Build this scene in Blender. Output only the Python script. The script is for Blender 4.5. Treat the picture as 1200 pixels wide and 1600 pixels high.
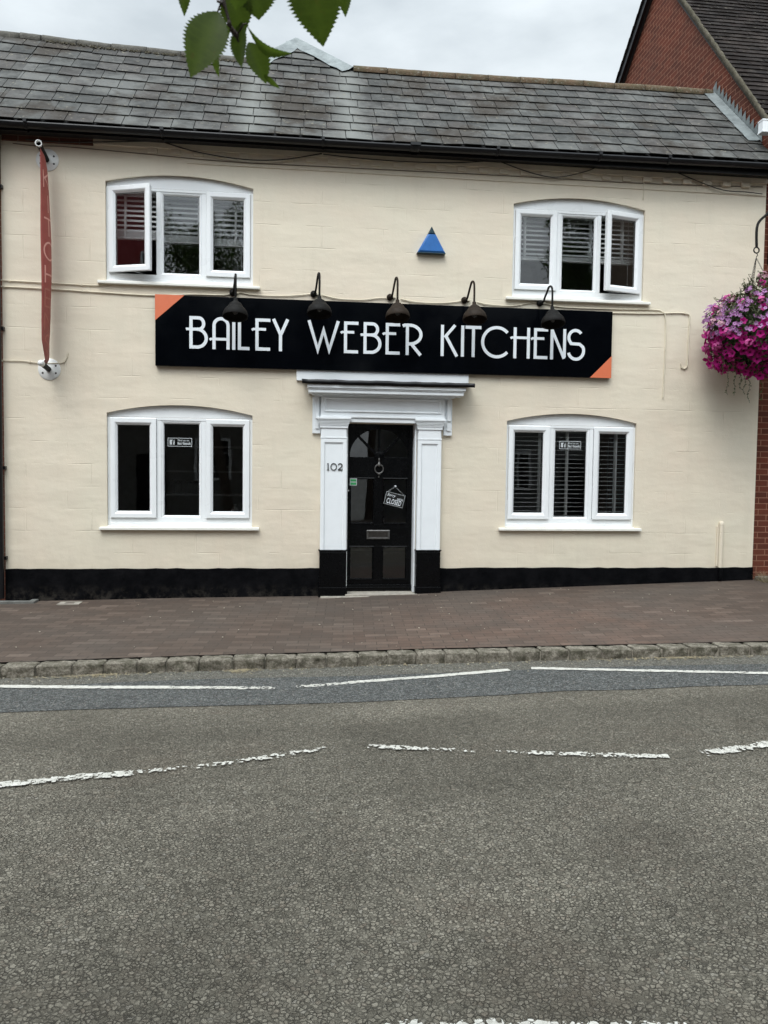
import bpy, bmesh, math, random
from mathutils import Vector, Matrix, Euler
R = math.radians
PI = math.pi
sc = bpy.context.scene
for o in list(bpy.data.objects):
    bpy.data.objects.remove(o)
col = sc.collection
rnd = random.Random(7)

# ------------------------------------------------------------------ camera
CAM = Vector((0, -9.4, 1.5))
PITCH, YAW, ROLL, FPX = 0.0512053, 0.1142716, 0.0125548, 1200.0
_f = Vector((math.sin(YAW)*math.cos(PITCH), math.cos(YAW)*math.cos(PITCH), -math.sin(PITCH)))
_r0 = Vector((math.cos(YAW), -math.sin(YAW), 0)); _u0 = _r0.cross(_f)
_r = _r0*math.cos(ROLL) + _u0*math.sin(ROLL); _u = -_r0*math.sin(ROLL) + _u0*math.cos(ROLL)
cd = bpy.data.cameras.new('camera'); cam = bpy.data.objects.new('camera', cd); col.objects.link(cam)
cam.matrix_world = Matrix.Translation(CAM) @ Matrix((_r, _u, -_f)).transposed().to_4x4()
cd.sensor_fit = 'VERTICAL'; cd.sensor_height = 36; cd.lens = 27.0
cd.clip_start = 0.05; cd.clip_end = 500
cd.dof.use_dof = True; cd.dof.focus_distance = 9.0; cd.dof.aperture_fstop = 13.0
sc.camera = cam

# ------------------------------------------------------------------ world, sun, exposure
SUN_EL, SUN_AZ = R(56), R(205)        # azimuth clockwise from +Y: light from behind the camera, a little from the left
w = bpy.data.worlds.new('World'); sc.world = w; w.use_nodes = True
nt = w.node_tree; nt.nodes.clear()
wn = lambda t: nt.nodes.new(t)
out = wn('ShaderNodeOutputWorld')
sky = wn('ShaderNodeTexSky'); sky.sky_type = 'NISHITA'; sky.sun_disc = False
sky.sun_elevation = SUN_EL; sky.sun_rotation = SUN_AZ
bg1 = wn('ShaderNodeBackground'); bg1.inputs['Strength'].default_value = 0.07
nt.links.new(sky.outputs[0], bg1.inputs['Color'])
tc = wn('ShaderNodeTexCoord'); sep = wn('ShaderNodeSeparateXYZ'); nt.links.new(tc.outputs['Generated'], sep.inputs[0])
def wmath(op, a, b=None, clamp=False):
    m = wn('ShaderNodeMath'); m.operation = op; m.use_clamp = clamp
    for i, v in enumerate((a, b)):
        if v is None: continue
        if isinstance(v, (int, float)): m.inputs[i].default_value = v
        else: nt.links.new(v, m.inputs[i])
    return m.outputs[0]
# overcast cloud: brighter towards the zenith and towards the hidden sun, broken by soft darker cloud bellies
zc = wmath('MAXIMUM', sep.outputs['Z'], 0.0)
grad = wmath('ADD', wmath('MULTIPLY', zc, 0.92), 0.37)
dt = wn('ShaderNodeVectorMath'); dt.operation = 'DOT_PRODUCT'
nt.links.new(tc.outputs['Generated'], dt.inputs[0])
dt.inputs[1].default_value = (math.sin(SUN_AZ)*math.cos(SUN_EL), math.cos(SUN_AZ)*math.cos(SUN_EL), math.sin(SUN_EL))
glow = wmath('MULTIPLY', wmath('POWER', wmath('MAXIMUM', dt.outputs['Value'], 0.0), 3.0), 2.7)
mp = wn('ShaderNodeMapping'); mp.inputs['Scale'].default_value = (1.0, 1.0, 2.6); nt.links.new(tc.outputs['Generated'], mp.inputs[0])
nz = wn('ShaderNodeTexNoise'); nz.inputs['Scale'].default_value = 3.1; nz.inputs['Detail'].default_value = 7; nz.inputs['Roughness'].default_value = 0.52
nt.links.new(mp.outputs[0], nz.inputs['Vector'])
rp = wn('ShaderNodeValToRGB'); nt.links.new(nz.outputs['Fac'], rp.inputs[0])
rp.color_ramp.elements[0].position = 0.36; rp.color_ramp.elements[0].color = (0.66, 0.735, 0.79, 1)
rp.color_ramp.elements[1].position = 0.58; rp.color_ramp.elements[1].color = (0.93, 1.01, 1.06, 1)
bg2 = wn('ShaderNodeBackground'); nt.links.new(rp.outputs[0], bg2.inputs['Color'])
nt.links.new(wmath('ADD', grad, glow), bg2.inputs['Strength'])
mx = wn('ShaderNodeMixShader'); mx.inputs[0].default_value = 0.96
nt.links.new(bg1.outputs[0], mx.inputs[1]); nt.links.new(bg2.outputs[0], mx.inputs[2]); nt.links.new(mx.outputs[0], out.inputs[0])

sd = bpy.data.lights.new('sun', 'SUN'); sd.energy = 1.2; sd.angle = R(25); sd.color = (1.0, 0.965, 0.91)
sun = bpy.data.objects.new('sun', sd); col.objects.link(sun)
sundir = Vector((math.sin(SUN_AZ)*math.cos(SUN_EL), math.cos(SUN_AZ)*math.cos(SUN_EL), math.sin(SUN_EL)))
sun.rotation_euler = sundir.to_track_quat('Z', 'Y').to_euler(); sun.location = (0, -12, 20)
sc.view_settings.view_transform = 'Standard'; sc.view_settings.look = 'None'
sc.view_settings.gamma = 1; sc.view_settings.use_curve_mapping = False
sc.view_settings.exposure = 0.28
sc.render.resolution_x = 768; sc.render.resolution_y = 1024

# ------------------------------------------------------------------ measuring helpers (photo pixel -> point at a known depth)
def ray(px, py): return _f + _r*((px-600)/FPX) - _u*((py-800)/FPX)
def W(px, py, Y=0.0):                 # point at depth Y
    d = ray(px, py); t = (Y-CAM.y)/d.y; return CAM + d*t
def D(px, py, dist): return CAM + ray(px, py).normalized()*dist
def lerp(a, b, t): return a+(b-a)*t
def interp(x, xs, ys):
    if x <= xs[0]: return ys[0]
    for i in range(len(xs)-1):
        if x <= xs[i+1]: return lerp(ys[i], ys[i+1], (x-xs[i])/(xs[i+1]-xs[i]))
    return ys[-1]
def base(x): return interp(x, [-9, -3.12, -1.24, .3, 1.9, 5.95, 13], [-.12, -.06, -.03, -.02, .03, .16, .30])
def kerb_y(x): return interp(x, [-40, -12, -2.4, -.3, .77, 1.9, 3.0, 4.1, 12, 40], [-3.25, -3.10, -2.95, -2.88, -2.88, -2.97, -3.08, -3.18, -3.80, -4.65])
def pave_z(x, y): return base(x) - 0.058*(-y/2.8)
def road_z(x, y):
    return base(x) - 0.163 + 0.035*min(1, max(0, (-2.8-y)/2.2)) - 0.035*min(1, max(0, (-8.5-y)/2.5))
def onground(px, py, fn=road_z):
    d = ray(px, py); x = y = z = 0
    for _ in range(50):
        z = fn(x, y); t = (z-CAM.z)/d.z; x = CAM.x+d.x*t; y = CAM.y+d.y*t
    return Vector((x, y, z))

# ------------------------------------------------------------------ material helpers
def newmat(name):
    m = bpy.data.materials.new(name); m.use_nodes = True; m.node_tree.nodes.clear(); return m
class NB:
    def __init__(s, name):
        s.m = newmat(name); s.t = s.m.node_tree; s.out = s.t.nodes.new('ShaderNodeOutputMaterial')
    def n(s, typ, ins=None, **props):
        nd = s.t.nodes.new('ShaderNode'+typ)
        for k, v in props.items(): setattr(nd, k, v)
        for k, v in (ins or {}).items(): s.set(nd, k, v)
        return nd
    def set(s, nd, k, v):
        i = nd.inputs[k]
        if isinstance(v, bpy.types.NodeSocket): s.t.links.new(v, i)
        elif isinstance(v, bpy.types.Node): s.t.links.new(v.outputs[0], i)
        else:
            if isinstance(v, tuple) and len(v) == 3 and i.type == 'RGBA': v = v+(1,)
            i.default_value = v
    def math(s, op, a, b=0.0, clamp=False): return s.n('Math', {0: a, 1: b}, operation=op, use_clamp=clamp).outputs[0]
    def mix(s, f, a, b, blend='MIX'):
        nd = s.n('Mix', None, data_type='RGBA', blend_type=blend)
        s.set(nd, 0, f); s.set(nd, 6, a); s.set(nd, 7, b); return nd.outputs[2]
    def ramp(s, f, *stops):
        nd = s.n('ValToRGB', {0: f}); e = nd.color_ramp.elements
        while len(e) < len(stops): e.new(0.5)
        for el, (p, c) in zip(e, stops):
            el.position = p; el.color = (c, c, c, 1) if isinstance(c, (int, float)) else tuple(c)+(1,)
        return nd.outputs[0]
    def noise(s, scale, detail=4, rough=.5, vec=None, dist=0.0):
        return s.n('TexNoise', {'Vector': vec or s.obj(), 'Scale': scale, 'Detail': detail, 'Roughness': rough, 'Distortion': dist}).outputs[0]
    def obj(s):
        if not hasattr(s, '_o'): s._o = s.n('TexCoord').outputs['Object']
        return s._o
    def xyz(s):
        return s.n('SeparateXYZ', {0: s.obj()}).outputs
    def bump(s, h, strength=.5, dist=.01, normal=None):
        ins = {'Height': h, 'Strength': strength, 'Distance': dist}
        if normal: ins['Normal'] = normal
        return s.n('Bump', ins).outputs[0]
    def bsdf(s, **k):
        nd = s.n('BsdfPrincipled')
        for a, v in k.items(): s.set(nd, a.replace('_', ' '), v)
        s.t.links.new(nd.outputs[0], s.out.inputs[0]); return s.m

def plain(name, c, rough=.5, metal=0.0, var=.12, vs=9.0, bump=.0, spec=.5, bs=60):
    b = NB(name)
    nzv = b.noise(vs, 5, .6)
    cc = b.mix(b.ramp(nzv, (.3, 0.0), (.7, 1.0)), tuple(x*(1-var) for x in c), tuple(min(1, x*(1+var)) for x in c))
    k = dict(Base_Color=cc, Roughness=b.ramp(b.noise(vs*2.3, 3), (.3, max(0, rough-.07)), (.7, min(1, rough+.07))), Metallic=metal, Specular_IOR_Level=spec)
    if bump: k['Normal'] = b.bump(b.noise(bs, 5, .6), bump, .004)
    return b.bsdf(**k)

M = {}
# painted masonry wall: cream, faint block courses, trowelled unevenness
def cream():
    b = NB('cream_masonry_paint'); x = b.xyz()
    wob = b.n('Combine'+'XYZ', {0: b.math('ADD', x[0], x[1]), 1: b.math('ADD', x[2], b.math('MULTIPLY', b.noise(.9, 2), .035)), 2: 0.0}).outputs[0]
    br = b.n('TexBrick', {'Vector': wob, 'Scale': 1.0, 'Mortar Size': .006, 'Mortar Smooth': .6, 'Brick Width': .74, 'Row Height': .262, 'Color1': (1,1,1), 'Color2': (1,1,1), 'Mortar': (0,0,0)}, offset=.37)
    mort = br.outputs['Fac']
    brk = b.ramp(b.noise(2.3, 4, .6), (.50, 0.0), (.66, 1.0))
    line = b.math('MULTIPLY', mort, b.math('MULTIPLY', brk, .85))
    big = b.noise(.75, 4, .6); med = b.noise(3.5, 5, .6); fine = b.noise(85, 4, .7)
    streak = b.noise(1.0, 5, .65, b.n('Mapping', {0: b.obj(), 3: (5.0, 5.0, .45)}).outputs[0])
    c = b.mix(b.ramp(big, (.3, 0.0), (.7, 1.0)), (.722, .622, .498), (.702, .645, .516))
    c = b.mix(b.ramp(med, (.35, 0.0), (.75, .45)), c, (.665, .605, .495))
    c = b.mix(b.math('MULTIPLY', b.ramp(streak, (.54, 0.0), (.78, 1.0)), .22), c, (.55, .49, .38))
    # algae / rain dirt close under the gutter and just over the plinth
    top = b.math('MULTIPLY', b.ramp(x[2], (0.0, 0.0), (1.0, 1.0)), 1.0)
    hi = b.n('MapRange', {0: x[2], 1: 4.85, 2: 5.4, 3: 0.0, 4: .45}).outputs[0]
    lo = b.n('MapRange', {0: x[2], 1: .75, 2: .30, 3: 0.0, 4: .30}).outputs[0]
    dirt = b.math('MULTIPLY', b.math('ADD', hi, lo), b.ramp(b.noise(4.0, 6, .65), (.35, 0.0), (.7, 1.0)))
    c = b.mix(dirt, c, (.46, .41, .31))
    c = b.mix(b.math('MULTIPLY', line, .13), c, (.48, .42, .32))
    h = b.math('SUBTRACT', b.math('ADD', b.math('MULTIPLY', med, .55), b.math('MULTIPLY', fine, .10)), b.math('MULTIPLY', line, .42))
    n1 = b.bump(b.math('ADD', h, b.math('MULTIPLY', b.noise(1.4, 3, .5, b.n('Mapping', {0: b.obj(), 3: (.8, .8, 2.2)}).outputs[0]), 1.2)), .6, .022)
    return b.bsdf(Base_Color=c, Roughness=.62, Normal=n1, Specular_IOR_Level=.35)
M['cream'] = cream()
def blackpaint():
    b = NB('black_plinth_paint')
    d = b.ramp(b.noise(5.0, 7, .7), (.42, 0.0), (.72, 1.0))
    c = b.mix(d, (.0012, .0014, .0020), (.006, .006, .007))
    low = b.n('MapRange', {0: b.xyz()[2], 1: .14, 2: -.06, 3: 0.0, 4: .5}).outputs[0]
    c = b.mix(b.math('MULTIPLY', low, b.ramp(b.noise(11, 5, .7), (.45, 0.0), (.65, 1.0))), c, (.07, .062, .052))
    return b.bsdf(Base_Color=c, Roughness=.75, Normal=b.bump(b.noise(14, 8, .7), .5, .02), Specular_IOR_Level=.06)
M['plinth'] = blackpaint()
def brick(name, c1, c2, mo, bw=.225, rh=.0755, ms=.010):
    b = NB(name); x = b.xyz()
    v = b.n('CombineXYZ', {0: b.math('ADD', x[0], x[1]), 1: x[2], 2: 0.0}).outputs[0]
    br = b.n('TexBrick', {'Vector': v, 'Scale': 1.0, 'Mortar Size': ms/2, 'Mortar Smooth': .15, 'Bias': -.1, 'Brick Width': bw, 'Row Height': rh, 'Color1': c1, 'Color2': c2, 'Mortar': mo}, offset=.5)
    c = b.mix(b.ramp(b.noise(22, 6, .7), (.3, 0.0), (.8, .6)), br.outputs['Color'], tuple(q*.55 for q in c1))
    c = b.mix(b.ramp(b.noise(1.3, 4, .6), (.4, 0.0), (.75, .35)), c, (.05, .035, .028))
    h = b.math('ADD', b.math('MULTIPLY', br.outputs['Fac'], -1.0), b.math('MULTIPLY', b.noise(70, 5, .7), .35))
    return b.bsdf(Base_Color=c, Roughness=.85, Normal=b.bump(h, .7, .008), Specular_IOR_Level=.2)
M['brick'] = brick('red_brown_brick', (.150, .040, .022), (.085, .024, .014), (.34, .17, .11), ms=.011)
M['oldbrick'] = brick('weathered_brick', (.16, .06, .04), (.11, .05, .035), (.20, .17, .14))
def slate(name, dark, light, moss=.3, spec=.3):
    b = NB(name)
    tone = b.n('Attribute', None, attribute_name='tone').outputs['Fac']
    hue = b.n('Attribute', None, attribute_name='hue').outputs['Fac']
    c = b.mix(tone, dark, light)
    c = b.mix(b.math('MULTIPLY', hue, .55), c, tuple(q*f for q, f in zip(light, (.95, .80, .78))))
    c = b.mix(b.ramp(b.noise(5.5, 7, .72), (.44, 0.0), (.64, .7)), c, tuple(q*.5 for q in dark))
    c = b.mix(b.ramp(b.noise(1.1, 6, .65), (.50, 0.0), (.62, .7)), c, tuple(q*1.35 for q in light))
    c = b.mix(b.ramp(b.noise(.9, 6, .7, b.n('Mapping', {0: b.obj(), 1: (3, 1, 2)}).outputs[0]), (.50, 0.0), (.60, .85)), c, tuple(q*f for q, f in zip(dark, (.78, .62, .50))))
    sx = b.xyz()[0]
    for x0 in (-.55, .62):      # pale lead-washed streaks running down from the little hip
        k = b.ramp(b.math('ABSOLUTE', b.math('SUBTRACT', b.math('ADD', sx, b.math('MULTIPLY', b.noise(2.5, 5, .6), .25)), x0-1.3+.12)), (.0, .75), (.26, 0.0)) if name.startswith('weathered') else 0.0
        c = b.mix(k, c, (.185, .190, .178))
    c = b.mix(b.math('MULTIPLY', b.ramp(b.noise(16, 6, .75), (.60, 0.0), (.66, 1.0)), moss), c, (.20, .185, .145))
    c = b.mix(b.math('MULTIPLY', b.ramp(b.noise(48, 3, .7), (.68, 0.0), (.73, 1.0)), moss), c, (.36, .36, .33))
    h = b.math('ADD', b.math('MULTIPLY', b.noise(26, 7, .7), .6), b.math('MULTIPLY', b.noise(140, 3, .6), .15))
    return b.bsdf(Base_Color=c, Roughness=b.ramp(b.noise(8, 4), (.3, .66), (.7, .88)), Normal=b.bump(h, .5, .006), Specular_IOR_Level=spec)
M['slate'] = slate('weathered_slate', (.046, .047, .045), (.098, .100, .095), .9, .16)
M['tile'] = slate('plain_clay_tile', (.010, .008, .0075), (.030, .024, .021), .45, .08)
def ridge(name, c1, c2, c3):
    b = NB(name)
    c = b.mix(b.ramp(b.noise(9, 6, .7), (.35, 0.0), (.65, 1.0)), c1, c2)
    c = b.mix(b.ramp(b.noise(30, 5, .8), (.55, 0.0), (.64, .8)), c, c3)
    return b.bsdf(Base_Color=c, Roughness=.9, Normal=b.bump(b.noise(40, 6, .8), .9, .012), Specular_IOR_Level=.15)
M['ridge'] = ridge('mossy_clay_ridge', (.13, .085, .055), (.085, .075, .045), (.25, .24, .20))
M['ridge_grey'] = ridge('grey_ridge_tile', (.12, .115, .10), (.085, .08, .07), (.20, .19, .165))
M['verge'] = ridge('mossy_mortar_verge', (.115, .10, .075), (.06, .055, .036), (.20, .19, .15))
def lead():
    b = NB('lead_sheet')
    c = b.mix(b.ramp(b.noise(7, 7, .75), (.35, 0.0), (.66, 1.0)), (.12, .138, .14), (.235, .262, .262))
    c = b.mix(b.ramp(b.noise(19, 6, .8), (.56, 0.0), (.68, .6)), c, (.12, .12, .12))
    return b.bsdf(Base_Color=c, Roughness=.6, Metallic=.15, Normal=b.bump(b.noise(11, 5, .7), .6, .012))
M['lead'] = lead()
M['upvc'] = plain('white_upvc', (.80, .82, .83), .32, var=.025, vs=3, bump=.04, bs=8)
M['gasket'] = plain('black_rubber_gasket', (.015, .015, .015), .7)
M['white_paint'] = plain('white_gloss_joinery', (.79, .82, .84), .38, var=.03, vs=5, bump=.12, bs=35)
M['cream_sill'] = plain('cream_painted_sill', (.80, .79, .73), .5, var=.05, vs=8, bump=.2, bs=45)
M['black_gloss'] = plain('black_gloss_door_paint', (.0020, .0021, .0025), .25, var=.2, vs=6, bump=.04, bs=10, spec=.16)
M['black_plastic'] = plain('black_rainwater_plastic', (.006, .006, .0075), .36, var=.3, vs=7, bump=.06, bs=10, spec=.35)
M['black_iron'] = plain('black_powder_coat', (.007, .0065, .006), .65, var=.3, vs=20, bump=.15, bs=80, spec=.16)
M['brown_iron'] = plain('faded_brown_powder_coat', (.020, .013, .008), .65, var=.35, vs=20, bump=.15, bs=80, spec=.18)
M['lampglass'] = plain('dead_lamp_bulb', (.05, .05, .048), .3)
M['white_metal'] = plain('white_powder_coated_plate', (.74, .74, .72), .45, var=.06, vs=20)
M['silver'] = plain('scuffed_bare_metal', (.42, .42, .42), .35, metal=.8, var=.25, vs=30)
M['pewter'] = plain('dull_pewter', (.16, .155, .15), .38, metal=.85, var=.25, vs=40)
M['dark_pewter'] = plain('tarnished_flap', (.05, .045, .040), .4, metal=.6, var=.3, vs=40)
M['cable_cream'] = plain('cream_painted_cable', (.66, .60, .47), .6, var=.1, vs=5)
M['cable_dark'] = plain('dark_old_cable', (.035, .032, .028), .6)
M['cable_brown'] = plain('brown_old_cable', (.16, .13, .10), .7)
M['alarm'] = plain('blue_alarm_plastic', (.012, .125, .40), .35, var=.1, vs=12)
M['alarm_cap'] = plain('dark_teal_lens', (.006, .035, .050), .15)
M['granite'] = None
def granite():
    b = NB('rough_granite')
    c = b.mix(b.ramp(b.noise(60, 6, .85), (.40, 0.0), (.60, 1.0)), (.13, .115, .090), (.38, .345, .285))
    c = b.mix(b.ramp(b.noise(9, 7, .75), (.42, 0.0), (.60, .85)), c, (.075, .070, .048))
    c = b.mix(b.ramp(b.noise(120, 3, .8), (.60, 0.0), (.68, .7)), c, (.06, .055, .05))
    return b.bsdf(Base_Color=c, Roughness=.9, Normal=b.bump(b.noise(38, 8, .8), 1.0, .02), Specular_IOR_Level=.2)
M['granite'] = granite()
M['mortar'] = plain('kerb_mortar', (.26, .235, .19), .95, var=.3, vs=40, bump=.6)
M['concrete'] = plain('pale_concrete', (.30, .275, .235), .9, var=.25, vs=12, bump=.6)
M['dark_concrete'] = plain('grey_concrete', (.13, .13, .12), .9, var=.3, vs=12, bump=.6)
M['steel_cover'] = plain('rusty_cover', (.075, .055, .045), .7, var=.3, vs=40, bump=.4)

def asphalt(name, chip_lo, chip_hi, matrix, scale, patchy=True):
    b = NB(name); o = b.obj()
    wv = b.n('VectorMath', {0: o, 1: b.n('VectorMath', {0: b.n('TexNoise', {'Vector': o, 'Scale': 60.0, 'Detail': 3.0}).outputs['Color'], 3: .016}, operation='SCALE').outputs[0]}, operation='ADD').outputs[0]
    mv = b.n('Mapping', {0: wv, 3: (1, 1, .001)}).outputs[0]
    v1 = b.n('TexVoronoi', {'Vector': mv, 'Scale': scale}, feature='F1')
    ve = b.n('TexVoronoi', {'Vector': mv, 'Scale': scale}, feature='DISTANCE_TO_EDGE')
    rc = b.n('SeparateColor', {0: v1.outputs['Color']}).outputs
    stone = b.mix(rc[0], chip_lo, chip_hi)
    stone = b.mix(b.math('MULTIPLY', b.ramp(rc[1], (.94, 0.0), (.98, 1.0)), .6), stone, (.34, .32, .28))
    stone = b.mix(b.math('MULTIPLY', b.ramp(rc[2], (.90, 0.0), (.97, 1.0)), .25), stone, (.17, .105, .075))
    # chips of differing height: some are buried in the binder
    buried = b.ramp(rc[2], (.06, 1.0), (.16, 0.0))
    gap = b.ramp(ve.outputs['Distance'], (.02, 1.0), (.14, 0.0))
    gap = b.math('MULTIPLY', gap, b.ramp(b.noise(30, 4, .65), (.34, .35), (.58, 1.0)))
    g2 = b.math('MAXIMUM', gap, b.math('MULTIPLY', buried, .75))
    c = b.mix(g2, stone, matrix)
    c = b.mix(b.ramp(b.noise(300, 3, .7), (.45, 0.0), (.75, .35)), c, tuple(q*1.5 for q in chip_hi))
    c = b.mix(b.ramp(b.noise(75, 5, .75), (.52, 0.0), (.66, .6)), c, tuple(q*.35 for q in matrix))
    c = b.mix(b.ramp(b.noise(130, 4, .7, b.n('Mapping', {0: o, 1: (7, 3, 0)}).outputs[0]), (.56, 0.0), (.66, .5)), c, tuple(min(1, q*1.25) for q in chip_hi))
    if patchy:
        c = b.mix(b.ramp(b.noise(.8, 6, .65), (.42, 0.0), (.68, .50)), c, tuple(q*.9 for q in matrix))
        c = b.mix(b.ramp(b.noise(1.7, 5, .65), (.55, 0.0), (.75, .3)), c, (.155, .115, .085))
        # lane polish: wheel tracks run along the road
        yy = b.xyz()[1]
        tr = b.noise(1.0, 3, .5, b.n('Mapping', {0: o, 3: (.12, 1.6, 1.0)}).outputs[0])
        c = b.mix(b.ramp(tr, (.38, .38), (.62, 0.0)), c, tuple(q*1.0 for q in matrix))
    h = b.math('SUBTRACT', b.math('MULTIPLY', rc[1], .55), b.math('MULTIPLY', g2, 1.0))
    h = b.math('ADD', h, b.math('ADD', b.math('MULTIPLY', b.noise(240, 3, .7), .35), b.math('MULTIPLY', b.noise(60, 4, .7), .6)))
    return b.bsdf(Base_Color=c, Roughness=.82, Normal=b.bump(h, 1.0, .013), Specular_IOR_Level=.3)
M['road'] = asphalt('worn_chipped_asphalt', (.166, .152, .119), (.338, .310, .250), (.062, .056, .042), 60)
M['newroad'] = asphalt('darker_asphalt_strip', (.066, .070, .069), (.235, .245, .235), (.020, .021, .021), 64, False)
M['gutterroad'] = asphalt('gritty_channel_asphalt', (.12, .115, .095), (.28, .27, .23), (.055, .051, .041), 60, False)

def roadpaint():
    b = NB('worn_road_paint'); o = b.obj()
    mv = b.n('Mapping', {0: o, 3: (1, 1, .001)}).outputs[0]
    ve = b.n('TexVoronoi', {'Vector': mv, 'Scale': 46.0}, feature='DISTANCE_TO_EDGE').outputs['Distance']
    v1 = b.n('TexVoronoi', {'Vector': mv, 'Scale': 46.0}).outputs['Color']
    wear = b.n('Attribute', None, attribute_name='wear').outputs['Fac']
    nz = b.noise(5.0, 6, .7); n2 = b.noise(55, 4, .7)
    k = b.math('ADD', b.math('MULTIPLY', nz, .9), b.math('MULTIPLY', b.n('SeparateColor', {0: v1}).outputs[0], .55))
    k = b.math('ADD', k, b.math('MULTIPLY', n2, .5))
    k = b.math('ADD', k, b.ramp(ve, (.0, -.0), (.12, .25)))
    k = b.math('SUBTRACT', k, .17)
    keep = b.math('GREATER_THAN', b.math('SUBTRACT', k, wear), 0.0)
    col_ = b.mix(b.ramp(b.noise(30, 5, .7), (.3, 0.0), (.7, 1.0)), (.33, .32, .28), (.62, .61, .56))
    pb = b.n('BsdfPrincipled', {'Base Color': col_, 'Roughness': .7, 'Normal': b.bump(n2, .5, .004)})
    tr = b.n('BsdfTransparent')
    ms = b.n('MixShader', {0: keep, 1: tr.outputs[0], 2: pb.outputs[0]})
    b.t.links.new(ms.outputs[0], b.out.inputs[0]); return b.m
M['roadpaint'] = roadpaint()

def paving():
    b = NB('brown_block_paving'); o = b.obj()
    wv = b.n('VectorMath', {0: o, 1: b.n('VectorMath', {0: b.n('TexNoise', {'Vector': o, 'Scale': 1.3, 'Detail': 2.0}).outputs['Color'], 3: .03}, operation='SCALE').outputs[0]}, operation='ADD').outputs[0]
    mv = b.n('Mapping', {0: wv, 2: (0, 0, R(4))}).outputs[0]
    br = b.n('TexBrick', {'Vector': mv, 'Scale': 1.0, 'Mortar Size': .005, 'Mortar Smooth': .3, 'Bias': -.25, 'Brick Width': .205, 'Row Height': .103, 'Color1': (0, 0, 0), 'Color2': (1, 1, 1), 'Mortar': (.5, .5, .5)}, offset=.5)
    rv = b.n('SeparateColor', {0: br.outputs['Color']}).outputs[0]
    c = b.mix(rv, (.066, .047, .036), (.110, .080, .062))
    c = b.mix(b.math('MULTIPLY', b.ramp(rv, (.66, 0.0), (.80, 1.0)), b.ramp(b.noise(1.1, 4, .6), (.38, 0.0), (.58, .75))), c, (.180, .138, .112))
    red = b.n('TexGradient', {0: b.n('Mapping', {0: o, 1: (-1.05, 1.05, 0), 3: (.42, .42, .42)}).outputs[0]}, gradient_type='SPHERICAL').outputs['Fac']
    red = b.math('MULTIPLY', b.ramp(red, (0.0, 0.0), (.6, 1.0)), b.ramp(b.noise(2.2, 4, .6), (.35, 0.15), (.6, .75)))
    c = b.mix(b.math('MULTIPLY', red, .7), c, (.150, .088, .064))
    c = b.mix(b.ramp(b.noise(.7, 5, .6), (.40, 0.0), (.66, .45)), c, (.078, .071, .062))
    c = b.mix(b.ramp(b.noise(26, 6, .75), (.48, 0.0), (.72, .5)), c, (.045, .038, .033))
    c = b.mix(b.math('MULTIPLY', br.outputs['Fac'], .75), c, (.040, .032, .026))
    h = b.math('ADD', b.math('MULTIPLY', br.outputs['Fac'], -.8), b.math('ADD', b.math('MULTIPLY', rv, .4), b.math('MULTIPLY', b.noise(90, 5, .7), .3)))
    return b.bsdf(Base_Color=c, Roughness=.85, Normal=b.bump(h, .55, .005), Specular_IOR_Level=.3)
M['paving'] = paving()
def glass(name, tint=.9):
    b = NB(name)
    fr = b.n('Fresnel', {'IOR': 1.52, 'Normal': b.bump(b.noise(1.6, 2), .02, .02)})
    tr = b.n('BsdfTransparent', {'Color': (tint, tint, tint)})
    gl = b.n('BsdfGlossy', {'Color': (1, 1, 1), 'Roughness': .0, 'Normal': b.bump(b.noise(1.6, 2), .03, .03)})
    ms = b.n('MixShader', {0: fr, 1: tr, 2: gl}); b.t.links.new(ms.outputs[0], b.out.inputs[0]); return b.m
M['glass'] = glass('window_glass', .97)
M['blind'] = plain('white_blind_slats', (.76, .78, .77), .5, var=.04)
M['tape'] = plain('white_ladder_tape', (.70, .71, .70), .8, var=.04)
M['room'] = plain('dim_interior_paint', (.30, .29, .27), .9)
M['room_dark'] = plain('dark_carpet', (.05, .048, .045), .95)
M['shelf'] = plain('grey_shelf_board', (.55, .55, .55), .6)
M['sign_black'] = plain('black_gloss_acrylic', (.0012, .0017, .0028), .13, var=.1, vs=2, spec=.09)
M['orange'] = plain('coral_orange_vinyl', (.66, .165, .075), .4, var=.03)
M['letter'] = plain('white_cut_letters', (.72, .76, .79), .45, var=.02)
M['letter_dark'] = plain('black_numeral', (.02, .02, .02), .4)
M['sticker'] = plain('white_vinyl_sticker', (.50, .53, .54), .6, var=.02)
M['green'] = plain('green_sticker', (.03, .30, .09), .5)
M['cardboard_grey'] = plain('grey_box', (.12, .125, .125), .8)
M['black_card'] = plain('black_hanging_card', (.006, .006, .006), .4)
def bannermat():
    b = NB('faded_red_banner')
    fade = b.n('MapRange', {0: b.xyz()[2], 1: 1.0, 2: .1, 3: 0.0, 4: .55}).outputs[0]
    c = b.mix(b.ramp(b.noise(6, 5, .6), (.35, 0.0), (.7, 1.0)), (.27, .050, .040), (.33, .075, .058))
    c = b.mix(b.math('MULTIPLY', fade, b.ramp(b.noise(14, 6, .7), (.4, 0.2), (.65, 1.0))), c, (.20, .11, .09))
    return b.bsdf(Base_Color=c, Roughness=.6, Normal=b.bump(b.noise(7, 5), .3, .01))
M['banner'] = bannermat()
M['banner_letter_faded'] = plain('nearly_gone_print', (.36, .12, .09), .7)
M['banner_letter'] = plain('pink_faded_print', (.62, .30, .25), .7)
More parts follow.
